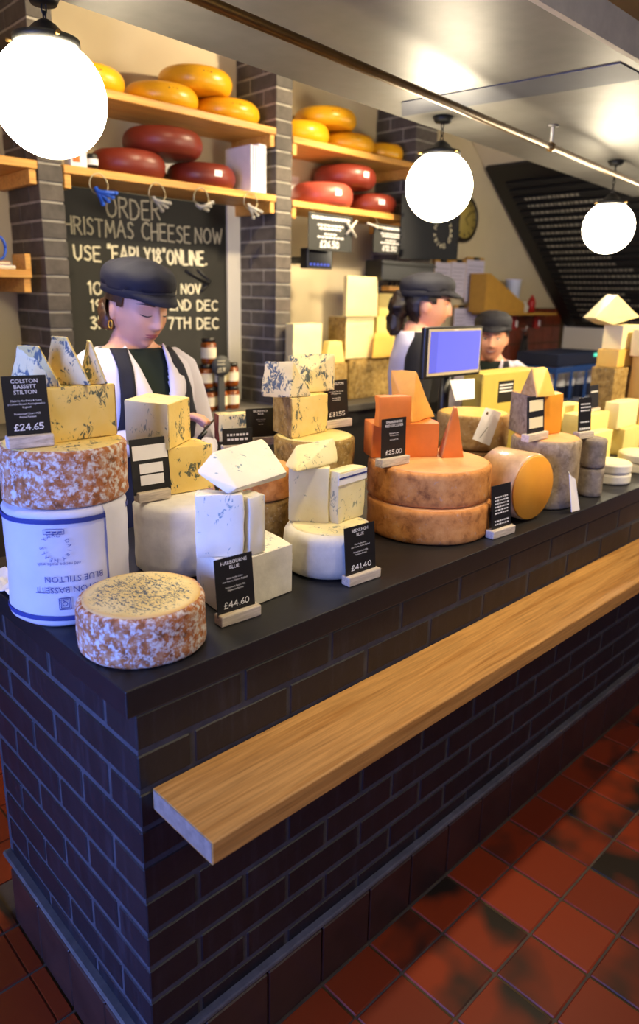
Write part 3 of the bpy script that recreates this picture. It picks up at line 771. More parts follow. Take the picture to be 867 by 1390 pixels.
box('sheet', (1.62, 2.505, ZS1+.0005), (1.97, 2.5085, ZS1+.16), 'paper', bx); box('edge', (1.62, 2.5045, ZS1+.158), (1.97, 2.509, ZS1+.162), 'cream_label', bx)

# wire rings with plastic clips hanging from the shelf edge
def clip_ring(px, py, mat, label, tilt, n=3):
    c = PY(px, py, 2.15); r = .043
    t = thing('clip_ring', label, 'clip ring', c, 'wire rings with clips under the lower shelf')
    pts = [c+Vector((r*math.cos(a), .004*math.sin(2*a), r*math.sin(a))) for a in np.linspace(0, 2*math.pi, 25)]
    tube('wire_loop', pts, .003, 'wire', t, 6)
    for k in range(n):
        a = tilt+(k-1)*.35; d = Vector((math.cos(a), -.15*(k-1), math.sin(a)))
        b = c+Vector((-.004+.008*k, -.006-.006*k, -r-.002+.004*k))
        tube('plastic_clip', [b-d*.035, b+d*.04], [.008, .008], mat, t, 8)
        lathe('clip_hinge', b+d*.04, [(0, -.009), (.009, -.006), (.010, 0), (.009, .006), (0, .009)], mat, t, seg=10)
    return t
clip_ring(134, 250, 'blue_plastic', 'wire ring holding bright blue clips before the chalkboard', -.7, 4)
clip_ring(213, 262, 'grey_plastic', 'wire ring with grey clips over the word ORDER', -.45)
clip_ring(273, 268, 'grey_plastic', 'wire ring with grey clips right of the word ORDER', .1)
clip_ring(340, 273, 'grey_plastic', 'wire ring with pale clips before the middle brick pillar', -.65)

# jars of chutney on the back counter
def jar(x, y, z0, label, r=.037, h=.125):
    t = thing('chutney_jar', label, 'jar', (x, y, z0), 'jars of chutney beside the pillar')
    lathe('glass_body', (x, y, z0), [(0, 0), (r*.95, 0), (r, .006), (r, h*.76), (r*.82, h*.84), (0, h*.84)], 'amber', t, seg=28)
    lathe('label', (x, y, z0+h*.22), [(r+.0006, 0), (r+.0006, h*.4)], 'jar_label', t, seg=28, closed=False)
    lathe('lid', (x, y, z0+h*.8405), [(0, 0), (r*.88, 0), (r*.9, h*.15), (0, h*.16)], 'jar_lid', t, seg=28)
    return t
yj = 2.24; zj = .9305
for k, (x, n_) in enumerate([(1.90, 'touching the middle pillar'), (1.82, 'second from the middle pillar'), (1.74, 'third from the middle pillar'), (1.66, 'fourth from the middle pillar')]):
    jar(x, yj, zj, 'amber chutney jar in the bottom row, '+n_)
for k, (x, n_) in enumerate([(1.895, 'rightmost beside the round slate'), (1.81, 'behind the round slate label'), (1.725, 'left of the round slate label'), (1.64, 'near the shoulder of the white coat')]):
    jar(x, yj, zj+.127, 'amber chutney jar in the middle row, '+n_)
jar(1.745, yj, zj+.254, 'single amber chutney jar topping the pile beneath the chalkboard dates', .04, .135)
sl_ = thing('round_slate', 'round slate price disc standing before the chutney jars', 'sign', (1.77, 2.17, zj+.10))
cdisc = PY(300, 497, 2.185)
sl_.location = cdisc-Vector((0, 0, .055))
lathe('disc', cdisc, [(0, 0), (.056, 0), (.056, .006), (0, .006)], 'glass_slate', sl_, seg=36, axis=(-.12, -1, 0))
for j, (w, dz) in enumerate([(.05, .024), (.06, .007)]):
    for i in range(5): box('chalk_dash', (cdisc.x-w/2+i*w/5, cdisc.y-.0085, cdisc.z+dz), (cdisc.x-w/2+(i+.7)*w/5, cdisc.y-.0078, cdisc.z+dz+.007), 'chalk_dim', sl_)
me = stroke_me('£5.95', .058, .022, .16); me.transform(frame(cdisc+Vector((-.029, -.0085, -.03)), (1, .0, 0), (0, 0, 1))); link_mesh('chalk_price', me, 'chalk_dim', sl_)
box('foot', (cdisc.x-.02, cdisc.y-.004, zj), (cdisc.x+.02, cdisc.y+.008, cdisc.z-.0555), 'glass_slate', sl_)

# ================================================================== CHEESES ON THE COUNTER
def wheel(name, label, c, r, z0, h, side, top, group=None, wob=.0025, edge=.008, bulge=0, cat='cheese wheel', face_in=.002, seg=64):
    """cut or whole wheel: rind body plus cut top face as parts; returns top z"""
    t = thing(name, label, cat, (c[0], c[1], z0), group)
    e = edge; prof = [(0, 0), (r-e*1.6, 0), (r-e*.5, e*.35), (r, e)]
    for k in range(1, 7): prof.append((r+bulge*math.sin(math.pi*k/7), e+(h-2*e)*k/7))
    prof += [(r, h-e), (r-e*.45, h-e*.35), (r-e*1.2, h-.0008), (0, h-.0008)]
    lathe('rind', (c[0], c[1], z0), prof, side, t, wob=wob, seg=seg)
    if top:
        lathe('cut_face', (c[0], c[1], z0+h-.003), [(0, 0), (r-e*1.3+face_in, 0), (r-e*1.3+face_in, .0025), (r-e*1.8, .0042), (0, .0048)], top, t, wob=wob*.2, seg=seg)
    return t
def prism_pts(base, z0, z1, top=None):
    top = top or base
    return [Vector((p[0], p[1], z0)) for p in base]+[Vector((p[0], p[1], z1)) for p in top]
def piece(name, label, pts, mat, rinds=(), rmat=None, group=None, bev=.004, cat='cheese wedge', rough=.0026):
    """wedge or block; rinds: lists of 3-4 point indices forming a rind face, laid on as a thin skin"""
    pts = [Vector(p) for p in pts]; zc = min(p.z for p in pts); cc = sum(pts, Vector())/len(pts)
    t = thing(name, label, cat, (cc.x, cc.y, zc), group)
    hull('paste', pts, mat, t, bev, rough)
    for idx in rinds:
        q = [pts[i] for i in idx]; m_ = sum(q, Vector())/len(q); nn = (q[1]-q[0]).cross(q[2]-q[0]).normalized()
        if nn.dot(m_-cc) < 0: nn = -nn
        q = [m_+(p-m_)*.975 for p in q]
        hull('rind', [p+nn*.0022 for p in q]+[p-nn*.002 for p in q], rmat, t, .0012)
    return t
def back_dir(p): d = Vector((p[0]-CP[0], p[1]-CP[1], 0)); return d.normalized()
def face_block(pl, pr, z0, ytop, depth, skew=0, px_top=None):
    """block whose front face has bottom corners at two pixels on plane z0"""
    a, b = PZ(*pl, z0), PZ(*pr, z0); w = (b-a); n_ = Vector((-w.y, w.x, 0)).normalized()
    if n_.dot(back_dir(a)) < 0: n_ = -n_
    n_ = (n_+w.normalized()*skew).normalized()*depth
    z1 = zof(b.x, b.y, ytop); base = [a, b, b+n_, a+n_]; return prism_pts(base, z0, z1), z1
def corner_block(pL, pC, pR, z0, ytop):
    L, C_, R_ = PZ(*pL, z0), PZ(*pC, z0), PZ(*pR, z0); F = L+R_-C_
    z1 = zof(C_.x, C_.y, ytop); return prism_pts([L, C_, R_, F], z0, z1), z1
def wedge_pts(bl, br, tp, e, z0, lean=0):
    """triangular prism: front triangle bl, br (pixels on z0) and top pixel, extruded by e"""
    a, b = PZ(*bl, z0), PZ(*br, z0); f = (tp[0]-bl[0])/(br[0]-bl[0]); c = a.lerp(b, f)+Vector((0, 0, 0))
    c = Vector((c.x, c.y, zof(c.x, c.y, tp[1]))); e = Vector(e); return [a, b, c, a+e, b+e, c+e*(1-lean)]
IL = Vector((-RT[0], -RT[1], 0)).normalized(); IB = Vector((FW[0], FW[1], 0)).normalized()
SKIRT = {}

# --- stack with the paper-wrapped blue cheese (left end)
W1 = (.072, .366); r1 = .114
t = thing('wrapped_cheese', 'tall paper-wrapped blue cheese with upside-down print and blue bands', 'wrapped cheese', (*W1, ZC))
prof = [(0, .0006), (r1*.93, .0006), (r1*.995, .008)]+[(r1*(1+.004*math.sin(k*1.7)), .008+.205*k/10) for k in range(1, 11)]+[(r1*1.0, .217), (r1*.96, .2245), (0, .2245)]
lathe('paper_wrap', (*W1, ZC), prof, 'wrap', t, seg=96, wob=.003)
for z0, z1 in ((.203, .2125), (.016, .0255)):
    lathe('printed_band', (*W1, ZC), [(r1*1.021, z0), (r1*1.026, (z0+z1)/2), (r1*1.021, z1)], 'blue_print', t, seg=96, closed=False, wob=.002)
# folded overlap of the sheet
ang0 = math.atan2(CP[1]-W1[1], CP[0]-W1[0])
def on_cyl(c, r, ang, z): return Vector((c[0]+r*math.cos(ang), c[1]+r*math.sin(ang), z))
vs, fs = [], []
for i in range(13):
    a = ang0+.62+.6*i/12
    rr = r1*1.028 + (.006*(1-i/2) if i < 2 else 0)*.3
    for k, z in enumerate((.002, .07, .15, .212, .226)): vs.append(on_cyl(W1, rr-(.008 if k == 4 else 0), a, ZC+z))
for i in range(12):
    for k in range(4): fs.append((i*5+k, (i+1)*5+k, (i+1)*5+k+1, i*5+k+1))
link_mesh('paper_overlap', mesh_pd('paper_overlap', vs, fs), 'wrap', t, smooth=True)
def cyl_text(me, c, r, ang, zc, flip=True, parent=None, mat='blue_print'):
    """wrap a flat text mesh (x,y) round a cylinder, upside down when flip"""
    for v in me.vertices:
        x, y = (-v.co.x, -v.co.y) if flip else (v.co.x, v.co.y)
        p = on_cyl(c, r, ang+x/r, zc+y); v.co = p
    return link_mesh('printed_text', me, mat, parent)
RW = r1*1.03
a1 = ang0-.14
cyl_text(text_me('COLSTON BASSETT', .0165), W1, RW, a1+.2, ZC+.083, True, t)
cyl_text(text_me('BLUE STILTON', .0165), W1, RW, a1+.2, ZC+.104, True, t)
cyl_text(text_me('old recipe made with', .009), W1, RW, a1-.02, ZC+.131, True, t)
ring = []
for k, ch in enumerate('NEALS YARD DAIRY'):
    if ch == ' ': continue
    m_ = text_me(ch, .0105); a = math.pi*.5-2*math.pi*k/16.5
    m_.transform(Matrix.Translation((.024*math.cos(a), .024*math.sin(a), 0))@Matrix.Rotation(a-math.pi/2, 4, 'Z')@Matrix.Translation((0, -.003, 0))); ring.append(m_)
cyl_text(joined('ring', ring), W1, RW, a1-.05, ZC+.160, True, t)
def frame_rect(w, h, p):
    return joined('fr', [mesh_pd('q', [(-w/2, s*h/2-p, 0), (w/2, s*h/2-p, 0), (w/2, s*h/2+p, 0), (-w/2, s*h/2+p, 0)], [(0, 1, 2, 3)]) for s in (-1, 1)] +
                  [mesh_pd('q', [(s*w/2-p, -h/2, 0), (s*w/2+p, -h/2, 0), (s*w/2+p, h/2, 0), (s*w/2-p, h/2, 0)], [(0, 1, 2, 3)]) for s in (-1, 1)])
cyl_text(frame_rect(.036, .009, .0006), W1, RW, a1-.06, ZC+.190, True, t)
cyl_text(joined('d', [mesh_pd('q', [(-.015+.01*i, -.0012, 0), (-.007+.01*i, -.0012, 0), (-.007+.01*i, .0012, 0), (-.015+.01*i, .0012, 0)], [(0, 1, 2, 3)]) for i in range(3)]), W1, RW, a1-.06, ZC+.190, True, t)
cyl_text(frame_rect(.020, .022, .0009), W1, RW, a1+.03, ZC+.050, True, t)
cyl_text(frame_rect(.014, .016, .0007), W1, RW, a1+.03, ZC+.050, True, t)
m_ = text_me('Q', .014); m_.transform(Matrix.Translation((0, -.005, 0))); cyl_text(m_, W1, RW, a1+.03, ZC+.050, True, t)

ZA1 = ZC+.2252
wheel('blue_cheese_drum', 'orange-rinded blue cheese half wheel with white mould on the paper-wrapped cheese', (.080, .374), .117, ZA1, .108, 'rind_blue', 'stilton', wob=.003)
ZA2 = ZA1+.110
pts, zA3 = face_block((60, 604), (159, 590), ZA2, 521, .085)
piece('blue_cheese_block', 'yellow blue-veined cheese block behind the Colston Bassett price card', pts, 'stilton', [(1, 2, 6, 5)], 'rind_brown', cat='cheese block')
GW = 'blue cheese wedges on the tall left stack'
e = IL*.052+IB*.012
for bl, br, tp, ex, lab in [((42, 525), (84, 526), (57, 469), e*.85, 'pale blue-veined wedge at left end of the left stack top'),
                            ((80, 523), (124, 524), (95, 457), IL*.040+IB*.03, 'tall blue-veined wedge in the middle of the left stack top'),
                            ((112, 521), (145, 522), (126, 463), IL*.022+IB*.05, 'blue-veined wedge at right end of the left stack top')]:
    pts = wedge_pts(bl, br, tp, ex, zA3+.001)
    piece('blue_cheese_wedge', lab, pts, 'stilton_dense', [(1, 4, 5, 2)], 'stilton', GW)

# --- small cut wheel in front
wheel('cut_blue_wheel', 'round blue cheese wheel cut open with speckled yellow top, at counter corner', (.094, .128), .112, ZC, .093, 'rind_blue', 'stilton_disc', wob=.0035)

# --- crumpled paper behind the wrapped cheese
def crumple(name, label, pts, mat, cat='paper', amp=.012, n=10):
    a, b, c, d = [Vector(p) for p in pts]; bm = bmesh.new(); g = []
    for i in range(n+1):
        for j in range(n+1):
            p = a.lerp(b, i/n).lerp(d.lerp(c, i/n), j/n); p = p+Vector((0, 0, abs(noise.noise(p*25))*amp*2)); g.append(bm.verts.new(p))
    for i in range(n):
        for j in range(n): bm.faces.new((g[i*(n+1)+j], g[(i+1)*(n+1)+j], g[(i+1)*(n+1)+j+1], g[i*(n+1)+j+1]))
    o = link_mesh(name, from_bm(bm, name), mat, None); m_ = o.modifiers.new('thick', 'SOLIDIFY'); m_.thickness = .0012; m_.offset = 1
    return props(o, label, cat)
crumple('wrapping_paper', 'crumpled white wrapping paper lying behind the paper-wrapped cheese', [(-.015, .46, ZC+.001), (.13, .50, ZC+.001), (.12, .62, ZC+.001), (-.015, .6, ZC+.001)], 'paper', amp=.02)

# --- muslin wrapped cheese with wedges on it
wheel('muslin_cheese', 'tall cheese wrapped in white muslin, behind the small cut wheel', (.348, .40), .098, ZC, .170, 'cloth', None, wob=.003, edge=.016, cat='wrapped cheese')
ZM = ZC+.1712
pts, zC2 = face_block((205, 676), (290, 662), ZM, 602, .085)
piece('blue_cheese_block', 'yellow lightly veined block lying on the white muslin cheese', pts, 'stilton', [(0, 3, 7, 4)], 'rind_brown', cat='cheese block')
pts, zC3 = corner_block((171, 603), (229, 611), (258, 596), zC2+.001, 549)
piece('blue_cheese_block', 'top yellow cheese block with crumbly pale face, before the white coat', pts, 'cream_blue', [(1, 2, 6, 5)], 'stilton', cat='cheese block')

# --- white blue cheese stack with its card
L_, C_, R_ = PZ(280, 820, ZC), PZ(304, 839, ZC), PZ(396, 802, ZC)
z1 = zof(R_.x, R_.y, 737); pts = prism_pts([L_, C_, R_, R_+(L_-C_)*2.2, L_+(L_-C_)*.6], ZC, z1)
piece('white_blue_block', 'cream-coloured cheese block standing behind the Harbourne Blue card', pts, 'white_blue', [(1, 2, 7, 6)], 'rind_white', bev=.007, cat='cheese block')
pts, zD2 = face_block((266, 758), (331, 757), z1+.001, 672, .045)
piece('white_blue_block', 'white block with cracked face, lower left of the tilted white slab', pts, 'white_blue', bev=.006, cat='cheese block')
pts, _ = face_block((339, 755), (359, 749), z1+.001, 671, .05)
piece('white_blue_block', 'narrow white block beside the cracked white block', pts, 'white_blue', [(1, 2, 6, 5)], 'rind_white', bev=.005, cat='cheese block')
base = PZ(300, 757, z1); d0 = dep(PZ(300, 757, z1)+Vector((0, 0, zD2-z1)))
zz = zD2+.0015
def at_z(px, py, z): return PZ(px, py, z)
low = [at_z(308, 671, zz), at_z(322, 668, zz), at_z(388, 648, zz)]
a_, b_, e_, g_, c_ = PD(265, 641, d0+.015), PD(289, 612, d0+.055), None, PD(390, 641, d0+.105), PD(322, 663, d0-.002)
e_ = b_+(g_-c_)
piece('white_blue_slab', 'large tilted white wedge on top with faint blue streaks', [a_, b_, e_, g_, c_, low[0], low[1], low[2], at_z(350, 648, zz)], 'white_blue', bev=.004, rough=.001)

# --- wheels hidden behind it, wrapped piece
wheel('orange_rind_wheel', 'orange-brown rinded wheel behind the white cheese stack', (.575, .40), .088, ZC, .13, 'rind_brown', None)
wheel('orange_rind_wheel', 'orange-crusted upper wheel behind the tilted white slab', (.575, .40), .090, ZC+.131, .075, 'leicester_rind', 'leicester_top')
ZE = ZC+.131+.078
pts, _ = face_block((297, 600), (338, 598), ZE, 562, .05)
piece('wrapped_wedge', 'small film-wrapped blue wedge beside the Brunswick Blue card', pts, 'stilton_dense', [(0, 3, 7, 4)], 'redwax')

# --- cream stack with the 41.40 card
wheel('white_rind_wheel', 'smooth white-rinded wheel behind the Beenleigh Blue card', (.606, .172), .103, ZC, .105, 'rind_white', 'cream_blue', wob=.002, edge=.014, bulge=.003)
ZF = ZC+.1062
pts, zF2 = face_block((391, 708), (445, 711), ZF, 636, .036)
piece('cream_blue_block', 'cream blue cheese half standing on the smooth white wheel', pts, 'cream_blue', bev=.005, cat='cheese block')
pts, _ = face_block((458, 712), (494, 699), ZF, 632, .04)
t = piece('cream_blue_block', 'cream cheese quarter with a blue-lined paper band, right of its twin', pts, 'cream_blue', bev=.005, cat='cheese block')
p0, p1 = pts[4], pts[5]; w = (p1-p0).normalized(); n_ = Vector((w.y, -w.x, 0)); n_ = n_ if n_.dot(back_dir(p0)) < 0 else -n_
obox('paper_band', p0+n_*.002-w*.002+Vector((0, 0, -.03)), (p1-p0)+w*.004, Vector((0, 0, .026)), -n_*.001, 'paper', t)
obox('blue_line', p0+n_*.003-w*.002+Vector((0, 0, -.016)), (p1-p0)+w*.004, Vector((0, 0, .004)), -n_*.0005, 'blue_print', t)
zt = zF2+.001
a, b, c, d = at_z(386, 633, zt), at_z(403, 642, zt), at_z(459, 628, zt), at_z(440, 612, zt)
hh = .048
piece('cream_blue_wedge', 'pale cream wedge lying on top of the cream stack', [a, b, c, d, a.lerp(d, .25)+Vector((0, 0, hh*.8)), c.lerp(d, .35)+Vector((0, 0, hh)), b+Vector((0, 0, .006)), c+Vector((0, 0, .008)), d+Vector((0, 0, hh*.5))], 'cream_blue', bev=.004)

# --- stack with the 31.55 card
Gc = (.80, .43)
wheel('stichelton_wheel', 'tall brown-rinded wheel behind the cream stack, under the Stichelton card', Gc, .108, ZC, .250, 'rind_brown', 'pale', wob=.003)
ZG = ZC+.252
L_, C_, R_ = (371, 585), (396, 596), (444, 586)
pts, zG2 = corner_block(L_, C_, R_, ZG, 541)
piece('blue_cheese_block', 'thick blue-veined block with brown rind behind the Stichelton card', pts, 'stilton', [(0, 1, 5, 4)], 'rind_brown', cat='cheese block')
zt = zG2+.001
pts = wedge_pts((393, 540), (424, 537), (398, 490), IL*.075+IB*.01, zt)
piece('blue_cheese_wedge', 'left blue-veined wedge leaning on top beside the middle pillar', pts, 'stilton_dense')
pts = [at_z(415, 533, zt), at_z(452, 531, zt), at_z(454, 526, zt), at_z(400, 528, zt)]; d2 = dep(pts[0])
piece('blue_cheese_wedge', 'back blue-veined wedge with dark streak standing upright on the stack', pts+[PD(391, 481, d2+.03), PD(454, 480, d2+.02), PD(420, 505, d2-.005), PD(392, 484, d2+.06), PD(455, 483, d2+.06)], 'stilton_dense')

# --- big orange stack
wheel('leicester_cheese', 'wide orange-brown wheel lying lowest in the orange stack', (1.020, .205), .166, ZC, .092, 'leicester_rind', 'leicester_top', wob=.003)
ZH1 = ZC+.0935
wheel('leicester_cheese', 'wide orange-brown wheel lying on its twin, carrying orange wedges', (1.028, .215), .166, ZH1, .094, 'leicester_rind', 'leicester_top', wob=.003)
ZH = ZH1+.0955
pts, zH3 = face_block((503, 622), (594, 620), ZH, 574, .085)
piece('leicester_block', 'large orange block behind the 25.00 price card', pts, 'leicester', [(0, 1, 5, 4)], 'leicester', cat='cheese block')
zt = zH3+.001
pts, _ = face_block((514, 580), (557, 578), zt, 537, .032)
piece('leicester_slab', 'thick orange slab standing in front of the tall pale orange wedge', pts, 'leicester', cat='cheese block')
b1, b2 = at_z(559, 574, zt), at_z(590, 566, zt); d0 = dep(b1)
t1, t2 = PD(530, 502, d0+.03), PD(564, 503, d0+.025)
piece('leicester_wedge', 'tall pale orange wedge topping the orange stack', [b1, b2, t1, t2, at_z(533, 568, zt), at_z(560, 556, zt), PD(533, 506, d0+.06)], 'leicester_pale', bev=.003)
a, b = at_z(600, 622, ZH), at_z(629, 621, ZH); bk = IB*.07
z_ = zof((a.x+b.x)/2, (a.y+b.y)/2, 553)
mid = Vector(((a.x+b.x)/2-.003, (a.y+b.y)/2, z_))
piece('leicester_sliver', 'slender upright orange sliver standing alone beside the orange block', [a, b, b+bk, a+bk, mid-Vector((.004, -.003, 0)), mid+Vector((.004, -.003, 0)), mid+bk*.4], 'leicester', [(0, 3, 4)], 'leicester_rind', bev=.002)

# --- lying cheddar with orange cut face
yf = .040; rr = .096; cx_ = 1.286
t = thing('lying_cheddar', 'drum cheese lying on its side with smooth orange cut face', 'cheese wheel', (cx_, yf+.09, ZC))
lathe('cloth_side', (cx_, yf, ZC+rr+.0025), [(0, .004), (rr-.004, .004), (rr, .01), (rr+.001, .07), (rr, .13), (rr-.008, .14), (0, .14)], 'tape', t, axis=(.10, .99, 0), wob=.002)
lathe('cut_face', (cx_, yf, ZC+rr+.0025), [(0, -.001), (rr-.006, -.001), (rr-.003, .003), (0, .0045)], 'cheddar_deep', t, axis=(.10, .99, 0))
# --- cloth wheels behind with tag
I2 = (1.545, .43)
wheel('cloth_bound_cheese', 'cloth-bound wheel carrying the tagged one, behind the lying drum', I2, .118, ZC, .125, 'cloth_rind_tan', None, wob=.003)
wheel('cloth_bound_cheese', 'cloth-bound half wheel with yellow top and a slanted paper tag', I2, .120, ZC+.126, .115, 'cloth_rind_tan', 'cheddar', wob=.002)
tg = [PY(659, 553, .292), PY(680, 560, .30), PY(664, 605, .29), PY(641, 596, .283)]
t = thing('paper_tag', 'slanted white paper tag tied on the cloth-bound half wheel', 'tag', tg[3])
hull('tag_card', tg+[p+Vector((0, -.0015, 0)) for p in tg], 'paper', t, 0)
pp = tg[0].lerp(tg[2], .12)+Vector((.004, -.002, -.004)); lathe('eyelet', pp, [(0, 0), (.005, 0), (.005, .001), (0, .001)], 'brass', t, seg=12, axis=(0, -1, 0))
o0, o1 = tg[3].lerp(tg[2], .35)+Vector((0, -.0025, .012)), tg[0].lerp(tg[1], .5)+Vector((0, -.0025, -.03))
obox('ink_line', o0, (o1-o0)*.6, Vector((.0022, 0, -.001)), (0, -.0003, 0), 'glass_slate', t)

# --- cheddar stack with cream card
J = (1.500, .130)
wheel('cloth_drum', 'tall grey cloth-bound drum under the orange cheddar block', J, .104, ZC, .208, 'cloth_rind', 'leicester_top', wob=.003)
ZJ = ZC+.21
pts, zJ2 = corner_block((690, 583), (716, 594), (760, 588), ZJ, 538)
piece('cheddar_block', 'orange cheddar block with grey rind side on the tall drum', pts, 'cheddar_deep', [(0, 1, 5, 4)], 'cloth_rind', cat='cheese block')
zt = zJ2+.001
a, b, c = at_z(706, 535, zt), at_z(729, 540, zt), at_z(754, 537, zt); d0 = dep(b); F = a+c-b
piece('cheddar_wedge', 'blunt cheddar wedge topping the orange cheddar block', [a, b, c, F, PD(722, 499, d0+.035), PD(743, 499, d0+.04), PD(738, 498, d0+.075), PD(725, 499, d0+.07)], 'cheddar', [(0, 1, 4)], 'cloth_rind_tan')
t = thing('paper_tag', 'white paper tag hanging at the foot of the tall grey drum', 'tag', (1.49, .02, ZC))
tg = [PY(772, 644, .012), PY(780, 650, .008), PY(786, 692, -.002), PY(775, 695, -.002)]
hull('tag_card', tg+[p+Vector((0, -.0015, 0)) for p in tg], 'paper', t, 0)
tube('string', [PY(771, 640, .02), PY(776, 648, .008)], .001, 'cream_label', t, 5)
# --- big pale half behind the till
K = PY(684, 560, .60)
pts, zK = face_block((640, 600), (722, 590), ZC+.02, 509, .09)
a, b = PY(648, 600, .60), PY(722, 600, .60); zK = zof(a.x, .60, 508)
piece('olive_cheese_block', 'large olive-yellow cheese block standing behind the till screen', prism_pts([(a.x, .60), (b.x, .60), (b.x+.02, .70), (a.x+.02, .70)], ZC, zK), 'olive_paste', [(0, 1, 5, 4)], 'olive_paste', cat='cheese block')

# --- small grey truckles
wheel('grey_truckle', 'small grey cylinder cheese at the bottom of the grey pair', (1.696, .066), .040, ZC, .094, 'grey_rind', None, wob=.0015, edge=.006)
wheel('grey_truckle', 'small grey cylinder cheese at the top of the grey pair', (1.694, .067), .041, ZC+.095, .094, 'grey_rind', 'grey_rind', wob=.0015, edge=.006)
wheel('white_disc_cheese', 'flat white disc cheese lying below another beside the grey pair', (1.93, .105), .070, ZC, .036, 'rind_white', 'rind_white', wob=.0015, edge=.006)
wheel('white_disc_cheese', 'flat white disc cheese lying on its twin beside the grey pair', (1.93, .105), .070, ZC+.037, .035, 'rind_white', 'pale_bright', wob=.0015, edge=.006)
wheel('white_disc_cheese', 'flat white disc cheese at the right edge of the counter front', (2.19, .10), .086, ZC, .034, 'rind_white', 'rind_white', wob=.0015, edge=.006)
wheel('white_disc_cheese', 'upper flat white disc at the right edge of the counter front', (2.19, .10), .086, ZC+.035, .034, 'rind_white', 'pale_bright', wob=.0015, edge=.006)
# yellow blocks behind
def world_block(name, label, px0, px1, y, z0, ytop, depth, mat, skew=.0, rnd_=None, rm=None, cat='cheese block'):
    a, b = PY(px0, 600, y), PY(px1, 600, y); z1 = zof(b.x, y, ytop)
    pts = prism_pts([(a.x, y), (b.x, y), (b.x+skew, y+depth), (a.x+skew, y+depth)], z0, z1)
    piece(name, label, pts, mat, rnd_ or [], rm, cat=cat); return z1
world_block('pale_cheese_block', 'pale yellow block between the orange cheddar block and the grey pair', 757, 786, .40, ZC, 547, .07, 'pale')
zP1 = world_block('pale_cheese_block', 'pale yellow block right behind the small black card', 790, 822, .28, ZC, 558, .09, 'pale')
world_block('pale_cheese_block', 'low yellow block behind the flat white discs', 806, 830, .20, ZC, 583, .05, 'pale')
zM = world_block('pale_cheese_block', 'yellow block supporting a smaller one near the right edge', 846, 868, .26, ZC, 577, .10, 'pale')
world_block('pale_cheese_block', 'small bright yellow block on top near the right edge', 834, 860, .28, zM+.001, 542, .06, 'pale_bright')
# tall pile at the far right
PILE = 'pile of pale hard cheeses at the right end'
za = world_block('rind_cheese_block', 'brown-rinded base block of the tall pale pile', 822, 848, .47, ZC, 497, .11, 'rind_brown')
zb = world_block('pale_cheese_block', 'golden middle block of the tall pale pile', 824, 850, .475, za+.001, 473, .10, 'cheddar')
zc_ = world_block('pale_cheese_block', 'bright upper block of the tall pale pile, under the triangle', 826, 853, .48, zb+.001, 441, .09, 'pale_bright')
a, b = PY(807, 432, .50), PY(868, 430, .50); tp = PY(838, 400, .52)
lo_ = PY(836, 441, .49); lo_.z = zc_+.001
piece('pale_cheese_wedge', 'bright triangular cheese wedge crowning the tall pale pile', [(a.x, .50, a.z), (b.x, .50, b.z), (tp.x, .52, tp.z), (lo_.x, .50, lo_.z), (a.x+.05, .58, a.z), (b.x, .58, b.z), (tp.x+.02, .58, tp.z), (lo_.x, .58, lo_.z)], 'pale_bright')
zd = world_block('pale_cheese_block', 'large block at the right edge of the tall pale pile', 862, 900, .395, ZC, 480, .065, 'cheddar')
world_block('pale_cheese_block', 'pale top block at the right edge beside the triangle', 856, 900, .40, zd+.001, 446, .06, 'pale_bright')

# ------------------------------------------------------------------ price cards
def price_card(label, pl, pr, z0, ytop, lines, dy=0, blank=None, cardw=1.0, hbase=.022, tilt=.10, shift=0.):
    a, b = PZ(*pl, z0), PZ(*pr, z0); w = b-a; L = w.length; w.normalize()
    n_ = Vector((-w.y, w.x, 0)); n_ = n_ if n_.dot(back_dir(a)) > 0 else -n_
    t = thing('price_card', label, 'price card', (a+b)/2, 'black price cards on limed wooden feet')
    foot = obox('wooden_foot', a, w*L, n_*.026, (0, 0, hbase), 'sign_wood', t, .0025)
    o = a+w*(L*(1-cardw)/2+shift)+n_*.011+Vector((0, 0, hbase-.006)); cw = L*cardw
    hgt = zof(o.x, o.y, ytop)-o.z
    u = (Vector((0, 0, 1))+n_*tilt).normalized(); hgt /= u.z
    card = obox('card', o, w*cw, u*hgt, n_*.0016, 'black_card', t)
    fr = frame(o-n_*.0007+w*cw/2, w, u)
    if blank:
        for (x0, x1, y0, y1, mt) in blank:
            q = [fr@Vector((cw*(x-.5), hgt*y, 0)) for x, y in ((x0, y0), (x1, y0), (x1, y1), (x0, y1))]
            hull('blank_label', q+[p-n_*.0006 for p in q], mt, card, 0)
    for s, yy, sz, kind in lines:
        if kind == 'price': me = stroke_me(s, cw*sz[0], hgt*sz[1], .15, .16, .02, 4); me.transform(Matrix.Translation((-cw*sz[0]/2, 0, .0003)))
        elif kind == 'dash':
            ms = []; x = -cw*sz[0]/2; rn = random.Random(s+str(yy))
            while x < cw*sz[0]/2-.002:
                wd = rn.uniform(.004, .011); ms.append(mesh_pd('q', [(x, 0, .0003), (x+wd, 0, .0003), (x+wd, hgt*sz[1], .0003), (x, hgt*sz[1], .0003)], [(0, 1, 2, 3)])); x += wd+.003
            me = joined('lettering', ms)
        else:
            me = text_me(s, 1, 'CENTER', kind == 'bold'); xs = [v.co.x for v in me.vertices]; wd = max(xs)-min(xs)
            sc = min(hgt*sz[1]*1.35, cw*sz[0]/wd); me.transform(Matrix.Translation((0, 0, .0003))@Matrix.Scale(sc, 4))
        me.transform(fr@Matrix.Translation((0, hgt*yy, 0)))
        o_ = link_mesh('lettering', me, 'white_ink', card)
        if kind == 'dash': o_['kind'] = 'stuff'
    return t
